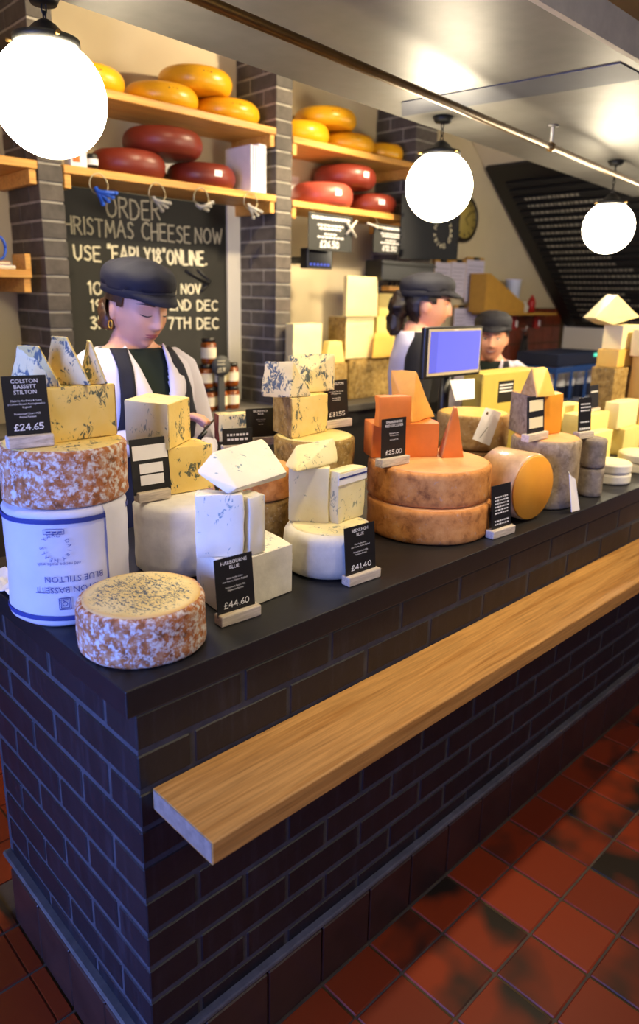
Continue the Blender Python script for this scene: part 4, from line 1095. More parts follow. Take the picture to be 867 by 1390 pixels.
def std(title, small, price):
    ls = []; y = .885
    for s in title: ls.append((s, y, (.80, .066), 'bold')); y -= .088
    y -= .03
    for s in small:
        if s: ls.append((s, y, (.84, .032), 'text'))
        y -= .052
    ls.append((price, .135, (.66, .10), 'price')); ls.append(('/kg', .07, (.14, .07), 'text'))
    return ls
def fixkg(ls):   # move the /kg to the right end
    return [l for l in ls if l[0] != '/kg']
price_card('black Colston Bassett Stilton card priced 24.65', (12, 611), (75, 605), ZA2+.0008, 512, fixkg(std(['COLSTON', 'BASSETT', 'STILTON'], ['Made by the Dairy & Team', 'in Colston Bassett, Nottinghamshire', 'England', '', 'Pasteurised Cow\'s Milk', 'Animal Rennet'], '£24.65')), cardw=.95)
price_card('black card with blank white labels behind the small cut wheel', (189, 684), (233, 676), ZM+.0008, 599, [('line', .83, (.7, .0), 'none')][:0], blank=[(.05, .97, .62, .88, 'paper'), (.2, .82, .37, .55, 'paper'), (.2, .82, .16, .34, 'paper')], cardw=1.15)
price_card('black Harbourne Blue card priced 44.60', (301, 853), (355, 835), ZC+.0005, 764, fixkg(std(['HARBOURNE', 'BLUE'], ['', 'Made by the Dairy', 'near Totnes, Devon, England', '', 'Pasteurised Goat\'s Milk', 'Vegetarian Rennet'], '£44.60')), cardw=.93, shift=-.004)
price_card('black Beenleigh Blue card priced 41.40', (474, 798), (517, 783), ZC+.0005, 720, fixkg(std(['BEENLEIGH', 'BLUE'], ['', 'Made by the Dairy', 'near Totnes, Devon, England', '', 'Pasteurised Ewe\'s Milk', 'Vegetarian Rennet'], '£41.40')), cardw=.93, shift=-.003)
price_card('black Stichelton card priced 31.55', (443, 583), (478, 578), ZG+.0008, 518, fixkg(std(['STICHELTON'], ['', 'Made by the Dairy & Team', 'in Nottinghamshire', '', 'Raw Cow\'s Milk', 'Animal Rennet'], '£31.55')), cardw=.9)
price_card('black Red Leicester card priced 25.00', (518, 636), (556, 629), ZH+.0008, 570, fixkg(std(['SPARKENHOE', 'RED LEICESTER'], ['', 'Made by the Dairy', 'in Leicestershire', '', 'Raw Cow\'s Milk'], '£25.00')), cardw=.86, tilt=.03)
price_card('black card with fine white print before the lying drum', (669, 733), (699, 723), ZC+.0005, 662, [('x', .86-.07*k, (.7, .03), 'dash') for k in range(2, 8)]+[('x', .2-.07*k, (.7, .03), 'dash') for k in range(2)], cardw=.85)
price_card('black card with two cream labels before the cheddar block', (717, 601), (744, 595), ZJ+.0008, 540, [], blank=[(.1, .9, .62, .9, 'cream_label'), (.1, .9, .18, .45, 'cream_label')], cardw=.85)
price_card('black card standing on the grey cylinder pair', (786, 597), (806, 594), ZC+.1895, 541, [('x', .8-.09*k, (.7, .035), 'dash') for k in range(3)]+[('x', .3, (.7, .035), 'dash'), ('x', .1, (.8, .06), 'dash')], cardw=.85)
price_card('black Brunswick Blue card behind the tilted white slab', (336, 606), (377, 603), ZE+.0008, 556, fixkg(std(['BRUNSWICK', 'BLUE'], ['', 'Made by the Dairy', 'in Brunswick', '', 'Raw Milk'], '£25.00'))[:-1], cardw=.95)
price_card('small black card before the film-wrapped blue wedge', (303, 612), (346, 609), ZE+.0008, 583, [('x', .6-.25*k, (.7, .12), 'dash') for k in range(2)], cardw=.95, hbase=.012)
def py_for(px, z, y):
    lo, hi = 300, 900
    for _ in range(40):
        m = (lo+hi)/2
        if PZ(px, m, z).y > y: lo = m
        else: hi = m
    return m
ZI = ZC+.126+.1172
pa1, pa2 = py_for(677, ZI, .50), py_for(695, ZI, .50)
ca, cb2 = PY(677, 518, .5975), PY(695, 544, .5975)
t = thing('label_card', 'small black card pinned to the olive-yellow cheese block', 'card', (ca.x, .598, cb2.z))
cd = box('card', (ca.x, .5965, cb2.z), (cb2.x, .5985, ca.z), 'black_card', t)
for q in range(3):
    o_ = box('lettering_line', (ca.x+.008, .5958, ca.z-.018-.013*q), (cb2.x-.008-.006*(q % 2), .5964, ca.z-.013-.013*q), 'white_ink', cd)
tube('pin', [((ca.x+cb2.x)/2, .5962, ca.z-.005), ((ca.x+cb2.x)/2, .603, ca.z-.005)], .0015, 'blade', t)
price_card('small black card clipped before the tall pale pile', (803, py_for(803, zP1+.0008, .31)), (815, py_for(815, zP1+.0008, .31)), zP1+.0008, 524, [('x', .7, (.7, .06), 'dash')], cardw=1.0, hbase=.012)

# ================================================================== TILL
YM = .60
TL, TR, BR, BL_ = PY(578, 444, YM), PY(656, 446, YM), PY(656, 506, YM), PY(578, 517, YM)
x0, x1, z1, z0 = TL.x, TR.x, TL.z, (BR.z+BL_.z)/2
t = thing('till_display', 'black till screen with plain blue display standing on the counter', 'till', ((x0+x1)/2+.01, YM+.04, ZC))
box('housing', (x0, YM, z0), (x1, YM+.02, z1), 'black_plastic', t, .006, 2)
sc_ = box('bezel', (x0+.016, YM-.003, z0+.010), (x1-.014, YM-.0002, z1-.008), 'beige_plastic', t, .001)
box('screen', (x0+.026, YM-.0045, z0+.022), (x1-.022, YM-.0032, z1-.016), 'screen', sc_)
box('screen_sidebar', (x0+.026, YM-.0052, z0+.022), (x0+.066, YM-.0046, z1-.016), emit('screen_side', (.14, .15, .85, 1), .55), sc_)
for zz, w in ((z0+.075, .014), (z0+.07, .008)): box('screen_text', (x0+.045, YM-.006, zz), (x0+.045+w, YM-.0053, zz+.003), 'screen_mark', sc_)
box('logo_plate', ((x0+x1)/2-.012, YM-.0042, z1-.0135), ((x0+x1)/2+.012, YM-.0031, z1-.0105), 'white_paint', sc_)
xm = (x0+x1)/2+.01
tube('stand_post', [(xm, YM+.045, ZC+.02), (xm, YM+.04, z0+.05)], .02, 'black_plastic', t, 14)
box('stand_base', (xm-.09, YM-.02, ZC+.0005), (xm+.08, YM+.105, ZC+.03), 'black_plastic', t, .006, 2)
a = PY(611, 517, YM-.01)
rp = hull('receipt_paper', [PY(610, 516, YM-.012), PY(644, 514, YM-.012), PY(644, 541, YM-.03), PY(618, 544, YM-.03), PY(610, 516, YM-.0105), PY(644, 514, YM-.0105), PY(644, 541, YM-.0285), PY(618, 544, YM-.0285)], 'paper', t, 0)

# ================================================================== PEOPLE
def ellipsoid_bm(bm, c, rx, ry, rz, u=24, v=16, rot=None):
    m_ = Matrix.Translation(c)@(rot.to_4x4() if rot else Matrix.Identity(4))@Matrix.Diagonal((rx, ry, rz, 1))
    bmesh.ops.create_uvsphere(bm, u_segments=u, v_segments=v, radius=1, matrix=m_)
def taper_bm(bm, pts, rs, seg=16):
    """closed tapered limb with rounded ends"""
    pts = [Vector(p) for p in pts]; P, R_ = [], []
    d0 = (pts[0]-pts[1]).normalized(); d1 = (pts[-1]-pts[-2]).normalized()
    P += [pts[0]+d0*rs[0]*.9, pts[0]+d0*rs[0]*.55]; R_ += [rs[0]*.35, rs[0]*.82]
    P += pts; R_ += rs
    P += [pts[-1]+d1*rs[-1]*.55, pts[-1]+d1*rs[-1]*.9]; R_ += [rs[-1]*.82, rs[-1]*.35]
    me = tube_me('x', P, R_, seg); bm.from_mesh(me); bpy.data.meshes.remove(me)
def g2(x, z, sx, sz): return math.exp(-(x*x/(sx*sx)+z*z/(sz*sz)))
def head_surface(d, k):
    x, y, z = d
    px, py, pz = .073*x, .094*y, .117*z
    if z < 0:
        q = -z; px *= 1-k['jaw']*q**1.7
        py *= (1-.52*q**1.1) if y > 0 else (1-.10*q)
    if y < 0: px *= 1-.03*(-y); py *= 1-.06*(1-abs(x))*0
    if y < 0:
        f = min(1, -y*1.6); ax = abs(px); o = 0
        tt = min(1, max(0, (.018-pz)/.052))
        nose = (.005+.019*tt)*math.exp(-(px/(.0065+.0065*tt))**2)
        nose *= 1 if pz > -.034 else math.exp(-((pz+.034)/.007)**2)
        nose *= 1 if pz < .018 else math.exp(-((pz-.018)/.02)**2)
        o += nose
        o += .006*g2(ax-.0125, pz+.033, .006, .007)
        o -= .0115*g2(ax-.030, pz-.008, .016, .011)
        o += .0065*g2(ax-.031, pz-.005, .012, .0085)
        o += .0045*g2(ax-.028, pz-.027, .024, .008)
        o += .0045*g2(ax-.044, pz+.030, .02, .022)
        o += .0075*g2(px, pz+.0605, .019, .0085)-.0035*g2(px, pz+.0600, .022, .0022)
        o -= .0045*g2(px, pz+.0775, .02, .006)
        o += .008*g2(px, pz+.097, .021, .013)
        o += k.get('smile', 0)*.006*g2(ax-.03, pz+.045, .012, .02)
        py -= o*f
    return Vector((px, py, pz))
def person(name, label, loc, rz, head_pitch, head_yaw, hc, k, coat=True, arms=None, cap='navy', hair='hair', skin='skin', hscale=1., voxel=.004, drop=0.):
    """local space faces -y; hc = head centre height; drop lowers the trunk for a stooped pose"""
    t = thing(name, label, 'person', loc, None, rz)
    HM = Matrix.Translation((k.get('hx', 0), k.get('hy', -.02), hc))@Matrix.Rotation(head_yaw, 4, 'Z')@Matrix.Rotation(head_pitch, 4, 'X')@Matrix.Scale(hscale, 4)
    # --- head surface
    hb_ = bmesh.new(); bmesh.ops.create_uvsphere(hb_, u_segments=72, v_segments=60, radius=1)
    for v in hb_.verts: v.co = head_surface(v.co.normalized(), k)
    for s in (-1, 1):
        ellipsoid_bm(hb_, Vector((s*.0735, .012, -.004)), .009, .018, .031, 14, 10, Matrix.Rotation(.25*s, 3, 'Z'))
    head_bvh = BVHTree.FromBMesh(hb_)
    me_h = from_bm(hb_, 'h'); me_h.transform(HM)
    sh = hc-.155-drop      # shoulder height above ground line
    s_ = sh/1.37
    body = bmesh.new(); body.from_mesh(me_h)
    rings = [(.0, .80, .15, .115), (.0, .92, .168, .122), (0, 1.04, .138, .102), (-.005, 1.14, .147, .112), (-.012, 1.22, .158, .125), (-.006, 1.30, .166, .112), (0, 1.365, .160, .088), (.008, 1.40, .115, .07), (.008, 1.425, .072, .058)]
    rings = [(cy_, z*s_, rx, ry) for cy_, z, rx, ry in rings]
    neck_top = HM@Vector((0, .018, -.06))
    def ringpts(cy_, z, rx, ry, n=32, off=0, cx0=0): return [Vector((cx0+(rx+off)*math.cos(2*math.pi*i/n), cy_+(ry+off)*math.sin(2*math.pi*i/n), z)) for i in range(n)]
    rows = [ringpts(*r) for r in rings]
    rows.append([Vector((neck_top.x*.5+.054*math.cos(2*math.pi*i/32), .010+.055*math.sin(2*math.pi*i/32), (rings[-1][1]+neck_top.z)/2)) for i in range(32)])
    rows.append([neck_top+Vector((.050*math.cos(2*math.pi*i/32), .052*math.sin(2*math.pi*i/32), 0)) for i in range(32)])
    vv = [[body.verts.new(p) for p in r] for r in rows]
    for a_, b_ in zip(vv, vv[1:]):
        for i in range(32): body.faces.new((a_[i], a_[(i+1) % 32], b_[(i+1) % 32], b_[i]))
    body.faces.new(vv[0]); body.faces.new(vv[-1])
    for s in (-1, 1):
        hz = .84*s_
        taper_bm(body, [(s*.085, .0, hz), (s*.09, -.01, hz*.56), (s*.09, .01, .09)], [.088, .058, .040])
        taper_bm(body, [(s*.09, .02, .045), (s*.095, -.13, .035)], [.04, .034])
    arms = arms or {}
    for s in (-1, 1):
        A = arms.get(s, [(s*.152, .0, sh-.032), (s*.215, .03, sh-.29), (s*.17, -.14, sh-.40)])
        taper_bm(body, A, [.047, .040, .027])
        w = Vector(A[2]); d = (w-Vector(A[1])).normalized(); up_ = Vector(k.get('palm', (0, 0, 1))); sx_ = d.cross(up_).normalized(); up_ = sx_.cross(d).normalized()
        pal = w+d*.055
        ellipsoid_bm(body, pal, .040, .052, .016, 18, 12, Matrix((sx_, d, up_)).transposed())
        for fi in range(4):
            off = (fi-1.5)*.0185; L = [.062, .072, .068, .052][fi if s > 0 else 3-fi]
            b0 = pal+d*.040+sx_*off; m1 = b0+d*L*.45-up_*.006; m2 = m1+d*L*.30-up_*.016; m3 = m2+d*L*.14-up_*.018
            taper_bm(body, [b0, m1, m2, m3], [.0095, .009, .0082, .0072], 10)
        tb = pal-d*.022-sx_*s*.030; taper_bm(body, [tb, tb-sx_*s*.022+d*.025-up_*.012, tb-sx_*s*.014+d*.055-up_*.022], [.012, .0105, .0085], 10)
    o = link_mesh('body', from_bm(body, 'body'), skin, t, world=False, smooth=True); bpy.data.meshes.remove(me_h)
    rm = o.modifiers.new('join', 'REMESH'); rm.mode = 'VOXEL'; rm.voxel_size = voxel; rm.use_smooth_shade = True
    # --- face details
    def fp(x, z, off=.0008):
        h = head_bvh.ray_cast(Vector((x, -.3, z)), Vector((0, 1, 0))); p = h[0] if h[0] else Vector((x, -.08, z)); return HM@(p+Vector((0, -off, 0)))
    def strip(nm, pts, ws, mat, off=.0012):
        vs, fs = [], []
        for (x, z), w in zip(pts, ws): vs += [fp(x, z-w, off), fp(x, z, off+w*.4), fp(x, z+w, off)]
        for i in range(len(pts)-1): fs += [(3*i, 3*i+3, 3*i+4, 3*i+1), (3*i+1, 3*i+4, 3*i+5, 3*i+2)]
        return link_mesh(nm, mesh_pd(nm, vs, fs), mat, t, world=False, smooth=True)
    for s in (-1, 1):
        strip('eyebrow', [(s*(.013+.008*i), .0245+.004*math.sin(i/4*2.2)) for i in range(6)], [.0014, .0024, .0026, .0022, .0017, .0008], hair)
        if k.get('eyes') == 'down':
            strip('eyelash', [(s*(.0185+.0045*i), -.0005-.0035*math.sin(math.pi*i/6)) for i in range(7)], [.0006, .0011, .0014, .0015, .0015, .0013, .0007], 'dark', .002)
        else:
            c_ = fp(s*.031, .004, -.001)
            bm_ = bmesh.new(); ellipsoid_bm(bm_, c_, .0105*hscale, .004, .0048*hscale, 14, 10, HM.to_3x3().normalized()); link_mesh('eye', from_bm(bm_, 'eye'), 'teeth', t, world=False, smooth=True)
            bm_ = bmesh.new(); ellipsoid_bm(bm_, fp(s*.031, .004, .0018), .0045, .002, .0045, 12, 8, HM.to_3x3().normalized()); link_mesh('iris', from_bm(bm_, 'iris'), 'eye', t, world=False, smooth=True)
            strip('eyelash', [(s*(.0195+.004*i), .007+.0035*math.sin(math.pi*i/6)) for i in range(7)], [.0006, .0010, .0012, .0012, .0012, .001, .0006], 'dark', .002)
    sm = k.get('smile', 0); lw = .023+.006*sm
    strip('upper_lip', [(lw*(i/4-1), -.0575+.006*sm*abs(i/4-1)**2) for i in range(9)], [.0006, .002, .0028, .0034, .0028, .0034, .0028, .002, .0006], 'lips', .0009)
    strip('lower_lip', [(lw*.92*(i/4-1), -.0640+.007*sm*abs(i/4-1)**2) for i in range(9)], [.0006, .0022, .0032, .0037, .0038, .0037, .0032, .0022, .0006], 'lips', .0009)
    if sm: strip('teeth', [(lw*.7*(i/4-1), -.0605+.006*sm*abs(i/4-1)**2) for i in range(9)], [.0004, .0012, .0016, .0018, .0018, .0018, .0016, .0012, .0004], 'teeth', .0018)
    # --- hair
    hbm = bmesh.new(); bmesh.ops.create_uvsphere(hbm, u_segments=64, v_segments=44, radius=1)
    for v in hbm.verts:
        p = head_surface(v.co.normalized(), {'jaw': .25}); n_ = v.co.normalized()
        v.co = p+n_*(.009+.004*noise.noise(p*60+Vector((0, 0, 3)))+(.004 if n_.y > 0 else 0))
    def keep(p):
        line = -.045 if p.z > .036 else (-.030 if (p.z > .022 or (p.z > .008 and p.y < -.012)) else .036)
        return p.y > line and p.z > k.get('nape', -.07) and p.z < .09
    hbm.faces.ensure_lookup_table()
    bmesh.ops.delete(hbm, geom=[f for f in hbm.faces if not keep(f.calc_center_median())], context='FACES')
    for (c_, rx, ry, rz_) in k.get('bun', []):
        b2 = bmesh.new(); ellipsoid_bm(b2, Vector(c_), rx, ry, rz_, 24, 18)
        for v in b2.verts: v.co += noise.noise_vector(v.co*38)*.012
        m2 = from_bm(b2, 'b'); hbm.from_mesh(m2)
    me = from_bm(hbm, 'hair'); me.transform(HM); link_mesh('hair', me, hair, t, world=False, smooth=True)
    # --- cap: crown, band, visor
    cbm = bmesh.new(); bmesh.ops.create_uvsphere(cbm, u_segments=56, v_segments=40, radius=1)
    tilt = Matrix.Rotation(k.get('captilt', .12), 3, 'X')
    for v in cbm.verts:
        n_ = v.co.normalized(); p = Vector((.094*n_.x, .116*n_.y, .098*n_.z))
        if n_.z > 0:
            p.z = k.get('caph', .076)*n_.z**.72; p.x *= 1+.05*math.sin(math.pi*n_.z); p.y *= 1+.06*math.sin(math.pi*n_.z)
        p += Vector((0, 0, .004*noise.noise(p*35))); v.co = p
    bmesh.ops.delete(cbm, geom=[f for f in cbm.faces if f.calc_center_median().z < -.004], context='FACES')
    me = from_bm(cbm, 'cap_crown'); CM = HM@Matrix.Translation((0, .006, k.get('capz', .060)))@tilt.to_4x4()
    me.transform(CM); capo = link_mesh('cap', me, cap, t, world=False, smooth=True); so = capo.modifiers.new('thick', 'SOLIDIFY'); so.thickness = .003
    me = lathe_me('cap_band', (0, 0, 0), [(1.012, -.022), (1.03, -.02), (1.03, .002), (1.012, .004)], seg=56, closed=False)
    me.transform(CM@Matrix.Diagonal((.091, .113, 1, 1))); bo = link_mesh('cap_band', me, cap, capo, world=False)
    vs, fs = [], []; nv = 22
    for i in range(nv+1):
        a_ = math.pi*(1.14+.72*i/nv); ed = math.sin(math.pi*i/nv)
        for j, (g, dz) in enumerate(((1.0, -.004), (1.0+.18*ed, -.007-.006*ed), (1.0+.36*ed, -.012-.018*ed))):
            vs.append(CM@Vector((.089*math.cos(a_)*(1+.05*(g-1)), .110*math.sin(a_)*g, dz+.022*(math.cos(a_)**2)*0-.010*abs(math.cos(a_))*(g-1)*2)))
    for i in range(nv):
        for j in range(2): fs.append((i*3+j, (i+1)*3+j, (i+1)*3+j+1, i*3+j+1))
    vo = link_mesh('visor', mesh_pd('visor', vs, fs), cap, capo, world=False, smooth=True); so = vo.modifiers.new('thick', 'SOLIDIFY'); so.thickness = .003
    # --- clothes as shells over the trunk
    def shell(nm, mat, off, mask, parts=(), n=72, thick=.004, zr=(0, 99)):
        bm_ = bmesh.new(); NZ = 44; zs = np.linspace(max(rings[0][1]-.02, zr[0]), min(rings[-1][1]+.004, zr[1]), NZ); g = []
        R_z = [r[1] for r in rings]
        for z in zs:
            cy_, rx, ry = (float(np.interp(z, R_z, [r[q] for r in rings])) for q in (0, 2, 3)); row = []
            for i in range(n):
                a_ = 2*math.pi*i/n; ww = .006*noise.noise(Vector((math.cos(a_)*2.2, math.sin(a_)*2.2, z*7)))
                row.append(bm_.verts.new(((rx+off+ww)*math.cos(a_), cy_+(ry+off+ww)*math.sin(a_), z)))
            g.append(row)
        for j in range(NZ-1):
            for i in range(n):
                c_ = (g[j][i].co+g[j+1][(i+1) % n].co)/2
                if mask(c_): bm_.faces.new((g[j][i], g[j][(i+1) % n], g[j+1][(i+1) % n], g[j+1][i]))
        bmesh.ops.delete(bm_, geom=[v for v in bm_.verts if not v.link_faces], context='VERTS')
        ob = link_mesh(nm, from_bm(bm_, nm), mat, t, world=False, smooth=True)
        so = ob.modifiers.new('thick', 'SOLIDIFY'); so.thickness = thick; so.offset = 1
        return ob
    topz = rings[-1][1]
    vb = sh-.165                                     # bottom of the neck opening
    def vee(c, w=.072): return c.y < 0 and c.z > vb and abs(c.x) < w*(c.z-vb)/(topz-vb)+.004
    shell('shirt', k.get('shirt', 'green_shirt'), .004, lambda c: c.z < topz-.012, thick=.003)
    co = shell('coat', 'coat', .012, lambda c: not vee(c) and c.z < topz-.004, n=200)
    for s in (-1, 1):
        A = arms.get(s, [(s*.152, .0, sh-.032), (s*.215, .03, sh-.29), (s*.17, -.14, sh-.40)])
        A = [Vector(p) for p in A]; dd0 = (A[0]-A[1]).normalized(); P = [A[0]+dd0*.054+Vector((-s*.05, 0, 0)), A[0]+dd0*.040+Vector((-s*.03, 0, 0)), A[0]+dd0*.004, A[0].lerp(A[1], .15)]+[A[0].lerp(A[1], f) for f in (.4, .7, .94)]+[A[1].lerp(A[2], f) for f in (.1, .4, .7, .9)]
        me = tube_me('sleeve', P, [.018, .045, .060, .064, .063, .058, .057, .055, .050, .046, .044], 22)
        for v in me.vertices: v.co += noise.noise_vector(v.co*16)*.007
        link_mesh('sleeve', me, k.get('sleeve', {}).get(s, 'coat'), co, world=False, smooth=True)
        # lapel and collar: folded cloth along the neck opening
        vs, fs = [], []; NL = 12
        for i in range(NL+1):
            f = i/NL; z = vb+(topz+.002-vb)*f
            cy_, rx, ry = (float(np.interp(z, [r[1] for r in rings], [r[q] for r in rings])) for q in (0, 2, 3))
            xi = s*(.055*f+.004); wd = .012+.050*math.sin(math.pi*min(1, f*1.05))**.8*(1 if f < .62 else .8)
            for j in range(4):
                x = xi+s*wd*j/3; rr = min(.985, abs(x)/(rx+.026)); y = cy_-(ry+.026+.006*math.sin(math.pi*j/3))*math.sqrt(1-rr*rr)
                vs.append((x, y, z-.012*(j/3)*(f > .6)))
        for i in range(NL):
            for j in range(3): fs.append((i*4+j, (i+1)*4+j, (i+1)*4+j+1, i*4+j+1))
        lo = link_mesh('lapel', mesh_pd('lapel', vs, fs), 'coat', co, world=False, smooth=True); so = lo.modifiers.new('thick', 'SOLIDIFY'); so.thickness = .004
    # apron: bib low on the chest and two straps rising to the shoulders
    Rz = [r[1] for r in rings]
    def front(x, z, off):
        cy_, rx, ry = (float(np.interp(z, Rz, [r[q] for r in rings])) for q in (0, 2, 3)); q = min(.985, abs(x)/(rx+off))
        return Vector((x, cy_-(ry+off)*math.sqrt(1-q*q), z))
    def patch(nm, f0, f1, za, zb, off, parent, nx=14, nz=26, mat=None):
        vs, fs = [], []
        for jz in range(nz+1):
            z = za+(zb-za)*jz/nz; u = jz/nz
            for ix in range(nx+1): vs.append(front(f0(u)+(f1(u)-f0(u))*ix/nx, z, off+.004*noise.noise(Vector((ix*.4, u*6, 1)))))
        for jz in range(nz):
            for ix in range(nx): fs.append((jz*(nx+1)+ix, jz*(nx+1)+ix+1, (jz+1)*(nx+1)+ix+1, (jz+1)*(nx+1)+ix))
        ob = link_mesh(nm, mesh_pd(nm, vs, fs), mat or k.get('apron', 'navy'), parent, world=False, smooth=True)
        so = ob.modifiers.new('thick', 'SOLIDIFY'); so.thickness = .003; return ob
    bz = sh-.21
    ap = patch('apron', lambda u: -.150+.022*u, lambda u: .150-.022*u, rings[0][1]-.02, bz, .027, t)
    if k.get('wide_apron'): shell('tabard', k.get('apron', 'navy'), .026, lambda c: c.y < .035 and c.z < topz-.015, thick=.003)
    for s in (-1, 1):
        patch('apron_strap', lambda u: s*(.118-.040*u)-.019, lambda u: s*(.118-.040*u)+.019, bz-.01, topz-.006, .031, ap, 4, 16)
    # trousers
    for s in (-1, 1):
        hz = .84*s_
        me = tube_me('trouser_leg', [(s*.085, 0, hz+.02), (s*.09, -.01, hz*.56), (s*.09, .01, .06)], [.102, .076, .066], 20); link_mesh('trouser_leg', me, 'charcoal_cloth', t, world=False, smooth=True)
    return t, HM

# server behind the left stacks, cutting, looking down
P1 = Vector((.572, .957, 0))
kz = {'jaw': .36, 'eyes': 'down', 'hy': -.035, 'bun': [((-.012, .100, -.022), .040, .034, .040), ((-.052, .062, -.036), .030, .036, .034)], 'captilt': -.02, 'palm': (0, .3, 1), 'bibgap': .0}
hand = PY(255, 582, .80)-P1
arms = {-1: [(-.152, .0, 1.312), (-.19, -.05, 1.10), (hand.x-.115, hand.y+.015, hand.z+.005)], 1: [(.152, 0, 1.312), (.232, .01, 1.07), (.15, -.11, 1.03)]}
person('person', 'person in navy cap and white coat with dark apron, looking down at a knife', P1, 0, .20, .10, 1.50, kz, arms=arms)
t1 = bpy.data.objects['person']
HM1 = Matrix.Translation((0, -.035, 1.50))@Matrix.Rotation(.10, 4, 'Z')@Matrix.Rotation(.20, 4, 'X')
me = tube_me('earring', [HM1@Vector((-.080, .010+.009*math.cos(q), -.047+.011*math.sin(q))) for q in np.linspace(0, 2*math.pi, 17)], .0022, 6); link_mesh('earring', me, 'gold', t1, world=False)
# knife held in the hand
t = thing('cheese_knife', 'thin steel knife held by the person in the white coat', 'knife', PY(280, 584, .79))
ka, kb = PY(279, 585, .785), PY(300, 560, .80)
tube('handle', [ka-(kb-ka)*.5, ka], .007, 'black_plastic', t)
d = (kb-ka); n_ = Vector((0, 0, 1)).cross(d).normalized(); hull('blade', [ka, ka+d.cross(n_).normalized()*.012, kb, ka+n_*.0015, ka+d.cross(n_).normalized()*.012+n_*.0015, kb+n_*.0008], 'blade', t, 0)

# server in profile behind the till
kp = {'jaw': .34, 'hy': -.03, 'bun': [((0, .118, -.01), .052, .045, .06), ((0, .13, -.075), .040, .035, .06)], 'captilt': -.06, 'nape': -.08, 'apron': 'black_cloth', 'shirt': 'coat', 'wide_apron': 1, 'sleeve': {-1: 'black_cloth'}}
P2 = Vector((2.07, 1.096, 0))
f2 = Vector((.70, -.71, 0)); person('person', 'person in profile with dark cap and ponytail behind the till', P2, math.atan2(f2.x, -f2.y), .05, .0, 1.512, kp, cap='charcoal_cloth', hair='hair_dark', skin='skin_ruddy', voxel=.006, hscale=1.04)
# smiling server further back, stooping
ks = {'capz': .066, 'jaw': .28, 'smile': 1, 'hy': -.06, 'captilt': -.02, 'nape': -.02, 'apron': 'charcoal_cloth'}
P3 = Vector((2.86, 1.22, 0)); f3 = Vector((-.86, -.52, 0))
person('person', 'smiling person in dark cap and white coat right of the till screen', P3, math.atan2(f3.x, -f3.y), .02, .0, 1.345, ks, cap='charcoal_cloth', hair='hair_dark', skin='skin_ruddy', voxel=.006, hscale=1.02)

# ================================================================== THINGS ON AND BEFORE THE BACK WALL
def hang_sign(label, p0, p1, y, price):
    a, b = PY(*p0, y), PY(*p1, y)
    t = thing('hanging_sign', label, 'sign', (a.x, y, b.z), 'black signs hung under the right shelf')
    card = box('card', (a.x, y, b.z), (b.x, y+.004, a.z), plain('sign_dark', '#2b2c2b', .7), t)
    w, h = b.x-a.x, a.z-b.z
    for yy, wd, hh in ((.84, .86, .075), (.66, .6, .05), (.57, .52, .05), (.43, .3, .045), (.34, .6, .045)):
        x = a.x+w*(1-wd)/2; xe = x+w*wd; rn = random.Random(str(label)+str(yy)); ms = []
        while x < xe-.008:
            q = min(rn.uniform(.012, .03), xe-x); ms.append(box_me('d', (x, y-.0008, b.z+h*yy), (x+q, y-.0001, b.z+h*(yy+hh)))); x += q+.007
        o_ = link_mesh('lettering_row', joined('lettering_row', ms), 'white_ink', card); o_['kind'] = 'stuff'
    me = stroke_me(price, w*.42, h*.17, .2); me.transform(frame((a.x+w*.26, y-.001, b.z+h*.09), (1, 0, 0), (0, 0, 1))); link_mesh('price', me, 'white_ink', card)
    for xx in (a.x+w*.12, a.x+w*.88): tube('hook_wire', [(xx, y+.002, a.z-.002), (xx, y+.03, ZS1-.048)], .0018, 'wire', t, 5)
    return t
hang_sign('grey-black price sign hung under the shelf beside the middle pillar', (419, 287), (477, 343), 2.10, '£26.50')
hang_sign('dark price sign hung under the shelf end beside the tote bag', (508, 303), (551, 346), 2.10, '£12.50')
# pale crossed clip holding the first sign
t = thing('sign_clip', 'pale crossed plastic clip on the corner of the hanging sign', 'clip', PY(478, 322, 2.085))
tube('clip_arm', [PY(470, 318, 2.09), PY(484, 300, 2.09)], .007, 'white_rod', t); tube('clip_arm', [PY(471, 302, 2.085), PY(483, 322, 2.085)], .007, 'white_rod', t)
t = thing('sign_clip', 'pale plastic clip on the left corner of the dark sign', 'clip', PY(512, 310, 2.085))
tube('clip_arm', [PY(498, 303, 2.09), PY(522, 311, 2.09)], .006, 'white_rod', t); lathe('clip_hinge', PY(512, 309, 2.08), [(0, -.006), (.009, -.004), (.009, .004), (0, .006)], 'white_rod', t, seg=10, axis=(0, 1, 0))
# small black display box
a, b = PY(417, 336, 2.2), PY(451, 366, 2.2)
t = thing('display_box', 'small black wall display with blue glow beneath the hanging sign', 'display', (a.x, 2.2, b.z))
box('case', (a.x, 2.2, b.z), (b.x, 2.26, a.z), 'black_plastic', t, .004); box('bracket', (a.x+.06, 2.2605, b.z+.03), (a.x+.1, WALL_Y-.001, b.z+.07), 'black_plastic', t)
box('panel', (a.x+.012, 2.198, b.z+.012), (b.x-.012, 2.1998, a.z-.012), plain('dark_glass', '#0a0c14', .15), t)
for i in range(6): box('lit_mark', (a.x+.02+i*.028, 2.1972, b.z+.018), (a.x+.036+i*.028, 2.1978, b.z+.03), emit('blue_led', (.05, .1, .7, 1), .8), t)
